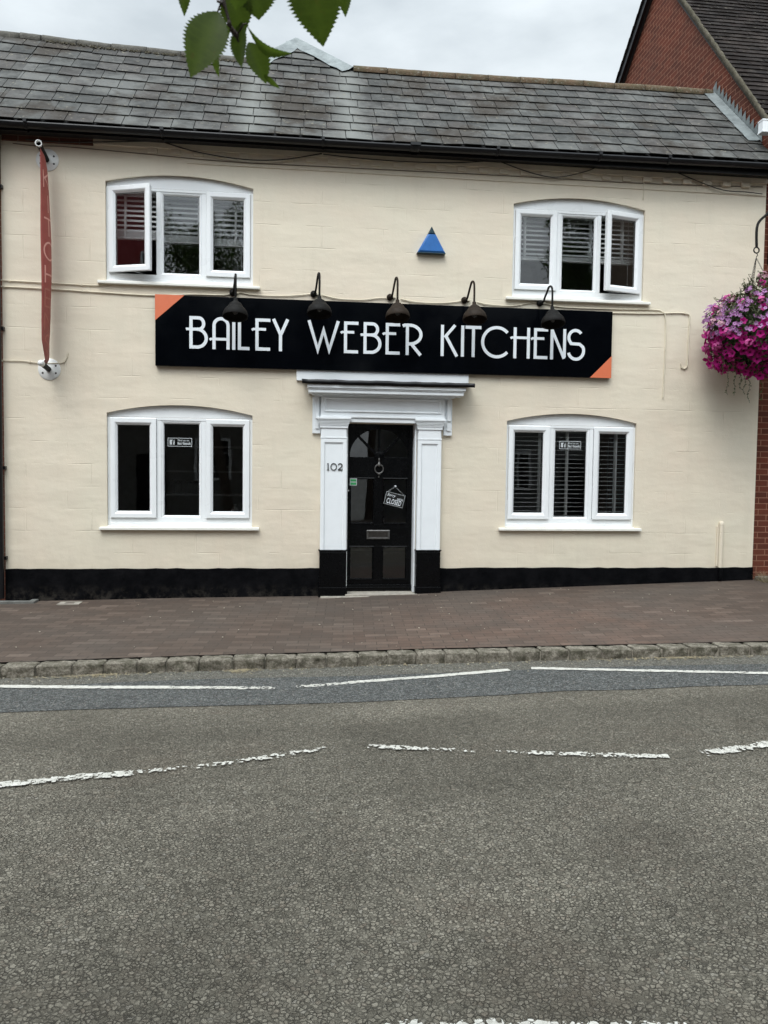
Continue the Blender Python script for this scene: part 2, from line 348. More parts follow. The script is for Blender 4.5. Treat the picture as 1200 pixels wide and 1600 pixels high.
def leafmat(name, c1, c2, trans=.35, vein=True):
    b = NB(name)
    c = b.mix(b.ramp(b.noise(45, 5, .65), (.38, 0.0), (.62, 1.0)), c1, c2)
    if name.startswith('serrated'): c = b.mix(b.ramp(b.noise(70, 4, .7), (.62, 0.0), (.70, .7)), c, (.10, .055, .015))
    tone = b.n('Attribute', None, attribute_name='tone').outputs['Fac']
    c = b.mix(b.math('MULTIPLY', tone, .8), c, tuple(min(1, q*1.9) for q in c2))
    pb = b.n('BsdfPrincipled', {'Base Color': c, 'Roughness': .5, 'Specular IOR Level': .35})
    tl = b.n('BsdfTranslucent', {'Color': b.mix(.5, c, (.12, .20, .02))})
    ms = b.n('MixShader', {0: trans, 1: pb, 2: tl}); b.t.links.new(ms.outputs[0], b.out.inputs[0]); return b.m
M['leaf'] = leafmat('serrated_green_leaf', (.036, .060, .008), (.070, .105, .013), .42)
M['foliage'] = leafmat('tree_foliage', (.022, .048, .012), (.05, .09, .022), .3)
M['dark_foliage'] = leafmat('purple_brown_foliage', (.040, .028, .022), (.055, .065, .025), .25)
M['basket_leaf'] = leafmat('basket_greenery', (.018, .030, .012), (.045, .070, .022), .25)
M['bark'] = plain('bark', (.055, .040, .028), .9, var=.3, vs=20, bump=.8)
M['twig'] = plain('brown_twig', (.035, .022, .016), .8, var=.3, vs=60)
def petal(name, inner, ring, outer):
    b = NB(name)
    r = b.n('Attribute', None, attribute_name='rad').outputs['Fac']
    c = b.ramp(r, (.0, inner), (.22, inner), (.36, ring), (.70, outer), (1.0, outer))
    tone = b.n('Attribute', None, attribute_name='tone').outputs['Fac']
    c = b.mix(b.math('MULTIPLY', tone, .35), c, tuple(q*.45 for q in outer))
    pb = b.n('BsdfPrincipled', {'Base Color': c, 'Roughness': .6, 'Specular IOR Level': .2})
    tl = b.n('BsdfTranslucent', {'Color': c})
    ms = b.n('MixShader', {0: .25, 1: pb, 2: tl}); b.t.links.new(ms.outputs[0], b.out.inputs[0]); return b.m
M['lilac'] = petal('lilac_petal', (.04, .01, .05), (.52, .36, .54), (.42, .17, .40))
M['magenta'] = petal('magenta_petal', (.08, .0, .03), (.36, .005, .15), (.44, .012, .20))
M['pink'] = petal('pink_petal', (.70, .25, .45), (.72, .16, .42), (.66, .12, .38))
M['blush'] = petal('pale_pink_petal', (.55, .35, .40), (.68, .42, .48), (.66, .38, .46))
M['straw'] = plain('dry_straw_litter', (.27, .225, .14), .9, var=.3, vs=50)
M['grit'] = plain('pale_grit', (.42, .38, .30), .9, var=.4, vs=50)
M['dome'] = None

# ------------------------------------------------------------------ object helpers
ORG = {}
def empty(name, loc, rz=0.0, label=None, cat=None, group=None):
    o = bpy.data.objects.new(name, None); col.objects.link(o); o.location = loc; o.rotation_euler = (0, 0, rz)
    o.empty_display_size = .1; ORG[o.name] = Vector(loc)
    if label: o['label'] = label
    if cat: o['category'] = cat
    if group: o['group'] = group
    return o
def tag(o, label=None, cat=None, group=None, kind=None):
    if label: o['label'] = label
    if cat: o['category'] = cat
    if group: o['group'] = group
    if kind: o['kind'] = kind
    return o
class MB:
    def __init__(s): s.v = []; s.f = []; s.at = {}; s.smooth = []; s.pv = {}
    def face(s, idx, sm=False, **at):
        s.f.append(tuple(idx)); s.smooth.append(sm)
        for k, v in at.items(): s.at.setdefault(k, {})[len(s.f)-1] = v
    def vert(s, p, **at):
        s.v.append(Vector(p))
        for k, v in at.items(): s.pv.setdefault(k, {})[len(s.v)-1] = v
        return len(s.v)-1
    def poly(s, pts, sm=False, **at):
        s.face([s.vert(p) for p in pts], sm, **at)
    def box(s, x0, x1, y0, y1, z0, z1, mtx=None, **at):
        P = [Vector((x, y, z)) for z in (z0, z1) for y in (y0, y1) for x in (x0, x1)]
        if mtx: P = [mtx @ p for p in P]
        b = len(s.v); s.v += P
        for q in ((0, 2, 3, 1), (4, 5, 7, 6), (0, 1, 5, 4), (2, 6, 7, 3), (0, 4, 6, 2), (1, 3, 7, 5)): s.face([b+i for i in q], **at)
    def prism(s, pts, off, **at):      # pts: planar polygon, extruded by vector off
        n = len(pts); a = [s.vert(p) for p in pts]; c = [s.vert(Vector(p)+Vector(off)) for p in pts]
        s.face(a, **at); s.face(c[::-1], **at)
        for i in range(n): s.face((a[i], c[i], c[(i+1) % n], a[(i+1) % n]), **at)
    def tube(s, pts, r, n=10, caps=True, sm=True, flat=1.0):
        pts = [Vector(p) for p in pts]; rings = []
        t0 = (pts[1]-pts[0]).normalized(); up = Vector((0, 0, 1)) if abs(t0.z) < .9 else Vector((1, 0, 0))
        nx = t0.cross(up).normalized()
        for i, p in enumerate(pts):
            t = (pts[min(i+1, len(pts)-1)]-pts[max(i-1, 0)]).normalized()
            nx = (nx - t*nx.dot(t)).normalized(); ny = t.cross(nx)
            rr = r[i] if isinstance(r, (list, tuple)) else r
            rings.append([s.vert(p+nx*math.cos(2*PI*k/n)*rr+ny*math.sin(2*PI*k/n)*rr*flat) for k in range(n)])
        for a, b in zip(rings, rings[1:]):
            for k in range(n): s.face((a[k], a[(k+1) % n], b[(k+1) % n], b[k]), sm)
        if caps: s.face([s.vert(s.v[i]) for i in rings[0][::-1]]); s.face([s.vert(s.v[i]) for i in rings[-1]])
    def lathe(s, prof, mtx=None, n=24, sm=True):     # prof: (radius, z)
        rings = []
        for rr, z in prof:
            ring = []
            for k in range(n):
                p = Vector((math.cos(2*PI*k/n)*rr, math.sin(2*PI*k/n)*rr, z)); ring.append(s.vert(mtx @ p if mtx else p))
            rings.append(ring)
        for a, b in zip(rings, rings[1:]):
            for k in range(n): s.face((a[k], a[(k+1) % n], b[(k+1) % n], b[k]), sm)
    def ring(s, x0, x1, z0, z1, prof, mtx=None):      # mitred frame; prof: (inset, y)
        loops = []
        for d, y in prof:
            loop = [(x0+d, y, z0+d), (x1-d, y, z0+d), (x1-d, y, z1-d), (x0+d, y, z1-d)]
            loops.append([s.vert(mtx @ Vector(p) if mtx else p) for p in loop])
        m = len(loops)
        for i in range(m-1):
            a, b = loops[i], loops[i+1]
            for k in range(4): s.face((a[k], a[(k+1) % 4], b[(k+1) % 4], b[k]))
    def build(s, name, mat, parent=None, bevel=0.0, seg=2, normals=False):
        me = bpy.data.meshes.new(name)
        org = ORG.get(parent.name, Vector((0, 0, 0))) if parent else Vector((0, 0, 0))
        me.from_pydata([tuple(v-org) for v in s.v], [], s.f)
        me.polygons.foreach_set('use_smooth', s.smooth)
        for k, dct in s.at.items():
            a = me.attributes.new(k, 'FLOAT', 'FACE'); arr = [0.0]*len(s.f)
            for i, v in dct.items(): arr[i] = v
            a.data.foreach_set('value', arr)
        for k, dct in s.pv.items():
            a = me.attributes.new(k, 'FLOAT', 'POINT'); arr = [0.0]*len(s.v)
            for i, v in dct.items(): arr[i] = v
            a.data.foreach_set('value', arr)
        me.materials.append(mat)
        if normals:
            bm = bmesh.new(); bm.from_mesh(me); bmesh.ops.recalc_face_normals(bm, faces=bm.faces); bm.to_mesh(me); bm.free()
        me.update()
        o = bpy.data.objects.new(name, me); col.objects.link(o); ORG[o.name] = org
        if parent: o.parent = parent
        if bevel:
            md = o.modifiers.new('bevel', 'BEVEL'); md.width = bevel; md.segments = seg; md.limit_method = 'ANGLE'; md.angle_limit = R(50)
        return o
def boxes(name, mat, parent, lst, bevel=0.0):
    m = MB()
    for b in lst: m.box(*b)
    return m.build(name, mat, parent, bevel)
def curve_mesh(name, splines, mat, parent, y, depth, bevel=0.0):
    """2D outlines (x, z) filled with holes, facing -Y with its front at y."""
    cu = bpy.data.curves.new(name, 'CURVE'); cu.dimensions = '2D'; cu.fill_mode = 'BOTH'
    cu.extrude = depth/2; cu.bevel_depth = 0
    for pts in splines:
        sp = cu.splines.new('POLY'); sp.points.add(len(pts)-1); sp.use_cyclic_u = True
        for q, (a, b) in zip(sp.points, pts): q.co = (a, b, 0, 1)
    return _curve_to_mesh(cu, name, mat, parent, Matrix(((1, 0, 0, 0), (0, 0, -1, y+depth/2), (0, 1, 0, 0), (0, 0, 0, 1))))
def _curve_to_mesh(cu, name, mat, parent, mtx):
    tmp = bpy.data.objects.new('tmp', cu); col.objects.link(tmp)
    bpy.context.view_layer.update()
    dg = bpy.context.evaluated_depsgraph_get()
    me = bpy.data.meshes.new_from_object(tmp.evaluated_get(dg)); me.name = name
    bpy.data.objects.remove(tmp); bpy.data.curves.remove(cu)
    me.transform(mtx)
    org = ORG.get(parent.name, Vector((0, 0, 0))) if parent else Vector((0, 0, 0))
    me.transform(Matrix.Translation(-org)); me.materials.clear(); me.materials.append(mat)
    for p in me.polygons: p.use_smooth = False
    o = bpy.data.objects.new(name, me); col.objects.link(o); ORG[o.name] = org
    if parent: o.parent = parent
    return o
def text_mesh(name, body, mat, parent, mtx, size, depth=.0015, align='CENTER', spacing=1.0, bold=0.0):
    cu = bpy.data.curves.new(name, 'FONT'); cu.body = body; cu.size = size; cu.extrude = depth/2
    cu.align_x = align; cu.align_y = 'CENTER'; cu.space_character = spacing; cu.offset = bold
    return _curve_to_mesh(cu, name, mat, parent, mtx)
def FACE(x, y, z, roll=0.0, sx=1.0, sz=1.0):   # text plane facing -Y
    return Matrix.Translation((x, y, z)) @ Matrix.Rotation(roll, 4, 'Y') @ Matrix.Rotation(R(90), 4, 'X') @ Matrix.Diagonal((sx, sz, 1, 1))

# ------------------------------------------------------------------ ground, road, pavement, kerb
def sheet(name, mat, xs, ylist, zf, kind='structure'):
    m = MB(); rows = []
    for x in xs:
        ys = ylist(x); rows.append([m.vert((x, y, zf(x, y))) for y in ys])
    for a, b in zip(rows, rows[1:]):
        for k in range(len(a)-1): m.face((a[k], b[k], b[k+1], a[k+1]), True)
    o = m.build(name, mat); tag(o, kind=kind); return o
XS = [-60, -40, -25, -16, -12, -9]+[-8+.5*i for i in range(43)]+[14, 16, 20, 30, 45, 60]
gm = MB(); gm.poly([(-300, -300, -.62), (300, -300, -.62), (300, 300, -.62), (-300, 300, -.62)])
tag(gm.build('ground', M['dark_concrete']), kind='structure')
sheet('road', M['road'], XS, lambda x: [kerb_y(x)+.02-(0 if i == 0 else 9.2*i/14) for i in range(15)], road_z)
sheet('pavement', M['paving'], XS, lambda x: [.3, 0, -.7, -1.4, -2.1, kerb_y(x)+.15], lambda x, y: pave_z(x, min(y, 0)))
sheet('far_pavement', M['paving'], XS, lambda x: [kerb_y(x)-9.15, kerb_y(x)-9.2, -13.6, -14.4], lambda x, y: road_z(x, -11)+.12)
SE = [onground(*q) for q in ((-60, 1116), (0, 1113), (150, 1109), (300, 1104), (450, 1101), (600, 1096), (750, 1088), (900, 1080), (1050, 1075), (1200, 1070), (1300, 1067))]
def strip_edge(x): return interp(x, [p.x for p in SE], [p.y for p in SE])+.012*math.sin(x*7)+.008*math.sin(x*17)
# darker asphalt strip between edge line and lane
sheet('asphalt_strip', M['newroad'], [x for x in XS if -20 <= x <= 16],
      lambda x: [lerp(kerb_y(x)-.28-.03*math.sin(x*1.7), strip_edge(x), q) for q in (0, .3, .7, 1)], lambda x, y: road_z(x, y)+.004)
sheet('gutter_channel', M['gutterroad'], [x for x in XS if -20 <= x <= 16],
      lambda x: [kerb_y(x)+.01, kerb_y(x)-.15, kerb_y(x)-.299-.03*math.sin(x*1.7)], lambda x, y: road_z(x, y)+.005)

def kerb():
    m = MB(); x = -9.0; r = random.Random(3)
    while x < 13:
        L = r.uniform(.235, .29); xa, xb = x+.005, x+L-.005
        y0 = kerb_y(x+L/2); zt = pave_z(x+L/2, y0)-.004+r.uniform(-.004, .003); zb = road_z(x+L/2, y0)-.06
        dy = r.uniform(-.006, .006); sd = r.random()*50; rr = .013
        from mathutils import noise as mn
        prof = [(0, lerp(zb, zt-rr, k/8), -1, 0) for k in range(9)]
        prof += [(rr-rr*math.cos(R(q)), zt-rr+rr*math.sin(R(q)), -math.cos(R(q)), math.sin(R(q))) for q in (22, 45, 68, 90)]
        prof += [(lerp(rr, .155, k/5), zt, 0, 1) for k in range(1, 6)]
        nx = 18; g = []
        for (py, pz, ny_, nz_) in prof:
            row = []
            for i in range(nx+1):
                u = i/nx; e = (abs(u-.5)*2)**16
                q = Vector((lerp(xa, xb, u)*14+sd, py*14+3, pz*14)); n1 = mn.fractal(q, .7, 2.0, 5); n2 = mn.fractal(q*.35, .9, 2.0, 2)
                d = n1*.012+n2*.007-.010*e; am = 1.0 if nz_ < .9 else .45
                row.append(m.vert((lerp(xa, xb, u), y0+dy+py+ny_*d*am, pz+nz_*d*am)))
            g.append(row)
        for a, b in zip(g, g[1:]):
            for k in range(nx): m.face((a[k], a[k+1], b[k+1], b[k]), True)
        # ends
        for k in (0, nx):
            e = [row[k] for row in g]; bk = m.vert((m.v[e[-1]].x, y0+.155, zb)); m.face((e+[bk]) if k == 0 else (e+[bk])[::-1])
        x += L
    k = m.build('kerb', M['granite']); tag(k, kind='structure')
    mm = MB(); xs = [-9+.25*i for i in range(89)]
    for a, b in zip(xs, xs[1:]):
        for (ya, za), (yb, zb) in (((.022, -.16), (.022, -.012)), ((.022, -.012), (.15, -.008))):
            pass
        pa, pb = kerb_y(a), kerb_y(b); ta, tb = pave_z(a, pa)-.022, pave_z(b, pb)-.022
        mm.poly([(a, pa+.020, ta-.2), (b, pb+.020, tb-.2), (b, pb+.026, tb), (a, pa+.026, ta)])
        mm.poly([(a, pa+.026, ta), (b, pb+.026, tb), (b, pb+.152, tb), (a, pa+.152, ta)])
    tag(mm.build('kerb_bedding', M['mortar']), kind='structure')
kerb()

def marking(pts, width, wears):
    """painted line along pixel points measured in the photograph, laid on the road; wear per point"""
    P = [onground(*p) for p in pts]; dense = []
    for i in range(len(P)-1):
        L = (P[i+1]-P[i]).length; n = max(2, int(L/.06))
        for k in range(n): dense.append((P[i].lerp(P[i+1], k/n), lerp(wears[i], wears[i+1], k/n)))
    dense.append((P[-1], wears[-1])); m = MB(); r = random.Random(int(P[0].x*100)); prev = None
    for i, (p, wv) in enumerate(dense):
        a = dense[max(i-1, 0)][0]; b = dense[min(i+1, len(dense)-1)][0]; t = (b-a).normalized(); nrm = Vector((-t.y, t.x, 0))
        row = []
        for k, off in enumerate((-.5, -.28, 0, .28, .5)):
            o = off*width*(1+(r.uniform(-.13, .13) if abs(off) == .5 else 0)); q = p+nrm*o
            row.append(m.vert((q.x, q.y, road_z(q.x, q.y)+.0095), wear=wv+(.28 if abs(off) == .5 else 0)))
        if prev:
            for k in range(4): m.face((prev[k], row[k], row[k+1], prev[k+1]), True)
        prev = row
    return tag(m.build('road_marking', M['roadpaint']), kind='structure')
marking([(-260, 1073), (0, 1074), (150, 1075.5), (300, 1076), (430, 1076.5)], .085, [.5, .55, .62, .68, .95])
marking([(463, 1074.5), (560, 1067), (680, 1058), (796, 1048)], .08, [1.0, .7, .62, .6])
marking([(830, 1045.5), (950, 1048), (1090, 1051), (1230, 1054), (1500, 1060)], .075, [.55, .6, .75, .7, .7])
marking([(-260, 1262), (0, 1229), (110, 1217), (210, 1210)], .078, [.7, .76, .8, .9])
marking([(212, 1209), (300, 1201), (370, 1192), (430, 1183), (515, 1170)], .070, [1.08, 1.12, 1.05, .90, 1.12])
marking([(575, 1168), (620, 1170), (658, 1172), (760, 1176)], .068, [1.0, .88, .98, 1.3])
marking([(760, 1176), (840, 1178), (930, 1181), (1045, 1184)], .068, [1.25, .98, .88, .85])
marking([(1098, 1179), (1150, 1172), (1210, 1163), (1500, 1120)], .085, [.95, .88, .8, .7])
marking([(600, 1621), (700, 1620), (900, 1622), (1130, 1628)], .12, [.85, .85, .9, .85])

# ------------------------------------------------------------------ shop building
XL, XR = -3.375, 5.945
ZT = 5.30
shop = empty('shop_building', (1.3, 0, 0), 0, 'cream painted two storey shop with slate roof and black painted base', 'building')
WINS = [(-2.222, .835, 1.285, 'lower left'), (2.61, .845, 1.275, 'lower right'), (-2.222, 3.708, 1.085, 'upper left'), (2.640, 3.705, 1.080, 'upper right')]
WW = 1.695
def arch(x0, x1, zs, rise, n=14):
    return [(lerp(x0, x1, k/n), zs+rise*(1-(2*k/n-1)**2)) for k in range(n+1)]
def opening(x0, z0, h):
    top = arch(x0, x0+WW, z0+h+.045, .105)
    return [(x0, z0-.02)]+[(x0+WW, z0-.02)]+top[::-1]
DX0, DX1 = .612, 1.468
holes = [opening(x, z, h) for x, z, h, _ in WINS] + [[(DX0, -.3), (DX1, -.3), (DX1, 2.10), (DX0, 2.10)]]
outer = [(XL, -.3), (DX0, -.3), (DX0, 2.10), (DX1, 2.10), (DX1, -.3), (XR, -.3), (XR, ZT+.13), (XL, ZT+.13)]
curve_mesh('wall', [outer]+holes[:4], M['cream'], shop, 0.0, .24)
boxes('side_wall', M['oldbrick'], shop, [(XL, XL+.2, .24, 5.2, -.3, 5.5), (XR-.2, XR-.005, .24, 5.2, -.3, 5.5), (XL, XR, 5.2, 5.4, -.3, 5.5)])
boxes('interior_shell', M['room'], shop, [(XL+.2, XR-.2, .24, 5.2, 2.62, 2.86), (XL+.2, XR-.2, 4.3, 4.4, .1, 2.62), (XL+.2, XR-.2, 3.4, 3.5, 2.86, 5.3), (XL+.2, XR-.2, .24, 5.2, 5.21, 5.30), (-.1, 0, .24, 4.3, .1, 2.62), (2.2, 2.3, .24, 4.3, .1, 2.62), (1.0, 1.1, .24, 3.4, 2.86, 5.21)])
boxes('floor_slab', M['room_dark'], shop, [(XL+.2, XR-.2, .24, 5.2, 0.0, .10)])
# black painted plinth with wobbly top edge, slightly proud
def plinth(xa, xb):
    m = MB(); n = max(2, int((xb-xa)/.12)); r = random.Random(int(xa*10)+5); rows = []
    for i in range(n+1):
        x = lerp(xa, xb, i/n); zt = .315+r.uniform(-.006, .006); o = .020+r.uniform(-.003, .003)
        rows.append([m.vert((x, -o-.012, -.3)), m.vert((x, -o-.006, .12)), m.vert((x, -o, zt)), m.vert((x, .001, zt+.006))])
    for a, b in zip(rows, rows[1:]):
        for k in range(3): m.face((a[k], b[k], b[k+1], a[k+1]))
    m.poly([m.v[i] for i in rows[0]]); m.poly([m.v[i] for i in rows[-1]][::-1])
    return m.build('plinth', M['plinth'], shop)
plinth(XL, .30); plinth(1.75, XR)
# dentil course of header bricks under the gutter: painted, except raw brick at the far left
mp_ = MB(); mr = MB(); x = XL+.06
while x < XR-.12:
    if x > -1.9: mp_.box(x, x+.112, -.022 if x < 4.2 else -.040, .0, 5.175, 5.232)
    x += .262
mp_.box(-2.35, XR, -.026, -.0, 5.236, 5.30); mp_.box(-1.3, XR, -.012, -.0, 5.085, 5.093)
mp_.build('dentil_course', M['cream'], shop, .004)
mr.box(XL+.02, -2.35, -.026, .0, 5.225, 5.30)
mr.build('dentil_course', M['oldbrick'], shop, .004)

# ---- roof
TH = R(45); EY, EZ = -.20, 5.42
def ridge_y(x): return interp(x, [-9.5, -3.96, -2.44, -.62, .67, 2.04, 3.9, 6.5], [1.70, 1.62, 1.47, 1.37, 1.335, 1.33, 1.385, 1.40])
def eave_dz(x): return interp(x, [-9.5, -3.2, 1.0, 5.9], [-.05, -.03, -.03, .03])
def roofpt(x, s, lift=0.0):            # s: 0 eave .. 1 ridge (beyond 1 goes on up the same plane)
    ry = ridge_y(x); y = lerp(EY, ry, s); z = EZ+eave_dz(x)*(1-s)+(ry-EY)*s*math.tan(TH)
    sag = -.018*math.sin(min(1, max(0, s))*PI)*(.6+.4*math.sin(x*.8+1))
    n = Vector((0, -math.sin(TH), math.cos(TH)))
    return Vector((x, y, z))+n*(lift+sag)
GX0, GXA, GX1, GS = -.50, -.045, .66, 1.40       # gablet: base left, apex x, base right, apex s
def clip_gable(x, s):
    if s <= 1.0: return True
    if x < GX0 or x > GX1: return False
    lim = lerp(1.0, GS, (x-GX0)/(GXA-GX0)) if x < GXA else lerp(GS, 1.0, (x-GXA)/(GX1-GXA))
    return s <= lim-.03
def slates(name, xa, xb, parent, seed, ridge_extra=False, cut=None):
    m = MB(); r = random.Random(seed); NR = 9; rows = NR+(4 if ridge_extra else 0)
    for j in range(rows):
        s0 = (j-.12)/NR; s1 = min((j+1.22)/NR, 1.0 if j < NR else 9)
        if not ridge_extra: s1 = min(s1, 1.0)
        x = -9.5+(.165 if j % 2 else 0)+r.uniform(-.02, .02)
        rr = random.Random(j*77+1); wd = .285
        while x < 6.2:
            wdt = wd+rr.uniform(-.035, .035); x2 = x+wdt
            a, b = max(x+.0045, xa), min(x2-.0045, xb)
            sl = [rr.uniform(-.020, .020) for _ in range(2)]; lift = rr.uniform(0, .006); tn = rr.random(); hu = rr.random()**2; chip = rr.random()
            mid = (x+x2)/2
            if b-a > .012 and (s0 < .93 or clip_gable(mid, (j+.6)/NR) or not ridge_extra and j < NR):
                if cut and cut(mid, (s0+s1)/2): x = x2; continue
                if j >= NR and not clip_gable(mid, (j+.5)/NR): x = x2; continue
                if j >= NR: s1_ = min(s1, (j+1.0)/NR)
                else: s1_ = s1
                th = .0085
                q = [roofpt(a, s0+sl[0]/3.2, .020+lift), roofpt(b, s0+sl[1]/3.2, .020+lift*.4), roofpt(b, s1_, .002), roofpt(a, s1_, .002)]
                up = [p+Vector((0, -math.sin(TH), math.cos(TH)))*th for p in q]
                if chip > .93: up[0] = up[0].lerp(up[3], .06); q[0] = q[0].lerp(q[3], .06)
                ids = [m.vert(p) for p in q]+[m.vert(p) for p in up]
                for f in ((3, 2, 1, 0), (4, 5, 6, 7), (0, 1, 5, 4), (1, 2, 6, 5), (2, 3, 7, 6), (3, 0, 4, 7)):
                    m.face([ids[i] for i in f], tone=tn, hue=hu)
            x = x2
    return m.build(name, M['slate'], parent)
slates('roof', XL, XR+.0, shop, 11, True)
def deck(xa, xb, parent, name, yb=5.6):
    m = MB(); n = 24; xs = [lerp(xa, xb, i/n) for i in range(n+1)]; rows = []
    for x in xs:
        e = roofpt(x, -.02, -.012); t = roofpt(x, 1.0, -.012)
        rows.append([m.vert(e), m.vert(t), m.vert((x, t.y+.05, t.z)), m.vert((x, yb, t.z-(yb-t.y)*.62)), m.vert((x, yb, 5.2)), m.vert((x, e.y+.02, e.z-.05))])
    for a, b in zip(rows, rows[1:]):
        for k in range(6): m.face((a[k], b[k], b[(k+1) % 6], a[(k+1) % 6]))
    m.face(rows[0]); m.face(rows[-1][::-1])
    return m.build(name, M['gasket'], parent)
deck(XL, XR, shop, 'roof_deck')
# rear wing whose hipped end rises above the front ridge
m = MB(); ap = roofpt(GXA, GS, -.004); bl = roofpt(GX0-.05, 1.0, -.004); br_ = roofpt(GX1+.05, 1.0, -.004)
m.poly([bl, br_, ap], tone=.5, hue=.2)
apb = Vector((ap.x, 5.6, ap.z)); m.poly([bl, ap, apb, (bl.x-.1, 5.6, bl.z-.1)], tone=.4, hue=.3); m.poly([br_, (br_.x+.1, 5.6, br_.z-.1), apb, ap], tone=.4, hue=.3)
m.poly([(bl.x-.1, 5.6, bl.z-.1), apb, (br_.x+.1, 5.6, br_.z-.1)], tone=.4, hue=.3)
m.build('rear_roof', M['slate'], shop)
def leadstrip(a, b, w, lift, parent=None, name='lead_flashing'):
    """bent sheet along edge a->b lying on the roof slope, w wide downslope side"""
    m = MB(); n = 10; d = (b-a).normalized(); nr = Vector((0, -math.sin(TH), math.cos(TH))); side = d.cross(nr).normalized()
    if side.z > 0: side = -side
    rows = []; r = random.Random(int(a.x*99))
    for i in range(n+1):
        p = a.lerp(b, i/n); wv = w*(1+r.uniform(-.10, .10))
        rows.append([m.vert(p+side*wv+nr*(lift+r.uniform(0, .005))), m.vert(p+side*wv*.35+nr*(lift+.006)), m.vert(p+nr*(lift+.028)-side*.0), m.vert(p-side*.035+nr*(lift+.020)), m.vert(p-side*.05-nr*.10)])
    for A, B in zip(rows, rows[1:]):
        for k in range(4): m.face((A[k], B[k], B[k+1], A[k+1]), k != 2)
    return m.build(name, M['lead'], parent, normals=True)
leadstrip(roofpt(GX0-.09, .985), roofpt(GXA+.01, GS+.015), .19, .032, shop)
leadstrip(roofpt(GX1+.06, .985), roofpt(GXA-.01, GS+.015), .19, .034, shop)
# ridge tiles
def ridge_tiles(xa, xb, L, mat, parent, seed, lift=.03, rad=.085):
    m = MB(); r = random.Random(seed); x = xa
    while x < xb-.05:
        x2 = min(x+L*r.uniform(.97, 1.03), xb); a = roofpt(x+.004, 1.0); b = roofpt(x2-.004, 1.0); a.z += lift+r.uniform(-.006, .006); b.z += lift+r.uniform(-.006, .006)
        n = 9; rows = []
        nseg = 5
        for i in range(nseg+1):
            p = a.lerp(b, i/nseg); row = []
            for k in range(n+1):
                an = PI*(-.12+1.24*k/n); rr = rad*(1+r.uniform(-.02, .02))
                row.append(m.vert(p+Vector((0, -math.cos(an)*rr*1.15, math.sin(an)*rr-.045))))
            rows.append(row)
        for A, B in zip(rows, rows[1:]):
            for k in range(n): m.face((A[k], A[k+1], B[k+1], B[k]), True)
        m.face(rows[0][::-1]); m.face(rows[-1]); x = x2
    return m.build('ridge', mat, parent)
ridge_tiles(XL, GX0-.05, .45, M['ridge_grey'], shop, 2, .02, .075)
ridge_tiles(GX1+.07, XR-.03, .46, M['ridge'], shop, 5, .03, .078)
# pale crumbly mortar below the left ridge
m = MB(); r = random.Random(8)
for i in range(420):
    x = r.uniform(-3.3, GX0-.1); p = roofpt(x, r.uniform(.945, .985), .03); q = r.uniform(.004, .013)
    m.box(-q, q, -q, q, -q*.6, q*.6, Matrix.Translation(p) @ Euler((r.random()*3, r.random()*3, 0)).to_matrix().to_4x4())
tag(m.build('ridge_mortar', M['verge'], shop), kind='stuff')
# lead flashing against the neighbour's gable: apron on the slates + saw-toothed upstand
m = MB(); rows = []; n = 26; r = random.Random(4)
for i in range(n+1):
    s = lerp(.24, 1.02, i/n)
    rows.append([m.vert(roofpt(XR-.165+r.uniform(-.006, .006), s, .036)), m.vert(roofpt(XR-.05, s, .040+r.uniform(0, .008))), m.vert(roofpt(XR-.012, s, .055))])
for a, b in zip(rows, rows[1:]):
    for k in range(2): m.face((a[k], a[k+1], b[k+1], b[k]), True)
K = 13
for i in range(K):
    s0, s1 = lerp(.22, 1.0, i/K), lerp(.22, 1.0, (i+1)/K); x = XR-.006
    p0, p1 = roofpt(x, s0, .04), roofpt(x, s1, .04); h = .12 if i else .14
    tip = Vector((x, p0.y+.012, p1.z+h-.01)); tip2 = Vector((x, p0.y+.0, p0.z+.05)); q1 = Vector((x, p1.y+.006, p1.z+.055))
    m.poly([p0, p1, q1, tip, tip2])
m.build('lead_flashing', M['lead'], shop)

# ---- gutter
def gutter(xa, xb, parent, name='gutter', slope=True):
    gz = lambda x: interp(x, [-9, -3.17, 1.0, 5.83, 13], [5.335, 5.325, 5.330, 5.375, 5.42])
    m = MB(); n = 40; prof = []
    for k in range(13):
        a = PI*k/12; prof.append((-math.cos(a)*.056, -math.sin(a)*.056))
    prof = prof+[(p[0]*.93, p[1]*.93) for p in prof[::-1]]
    rows = []
    for i in range(n+1):
        x = lerp(xa, xb, i/n); z = gz(x)+.0; rows.append([m.vert((x, -.262+py, z+pz)) for py, pz in prof])
    for a, b in zip(rows, rows[1:]):
        for k in range(len(prof)): m.face((a[k], b[k], b[(k+1) % len(prof)], a[(k+1) % len(prof)]), True)
    m.face(rows[0][::-1]); m.face(rows[-1]); g = m.build(name, M['black_plastic'], parent)
    return g, gz
g, gz = gutter(XL-.02, XR+.02, shop)
boxes('fascia', M['black_plastic'], shop, [(XL, XR, -.2, -.182, 5.265, 5.375), (XL, XR, -.182, -.03, 5.3005, 5.315)])
for px, wd in ((40, .035), (253, .04), (505, .03), (649, .12), (778, .035), (938, .035), (1046, .035)):
    X = W(px, 240, -.3).x; m = MB(); z = gz(X); pr = []
    rows = []
    for dx in (-wd/2, wd/2):
        rows.append([m.vert((X+dx, -.262-math.cos(PI*k/12)*.063, z-math.sin(PI*k/12)*.063)) for k in range(13)])
    for k in range(12): m.face((rows[0][k], rows[1][k], rows[1][k+1], rows[0][k+1]), True)
    m.face(rows[0][::-1]); m.face(rows[1])
    m.box(X-wd/2, X+wd/2, -.335, -.318, z-.01, z+.025); m.box(X-wd*.3, X+wd*.3, -.20, -.1995+.02, z-.075, z+.01)
    m.build('bracket', M['black_plastic'], g, normals=True)
dp = MB(); X = -3.405
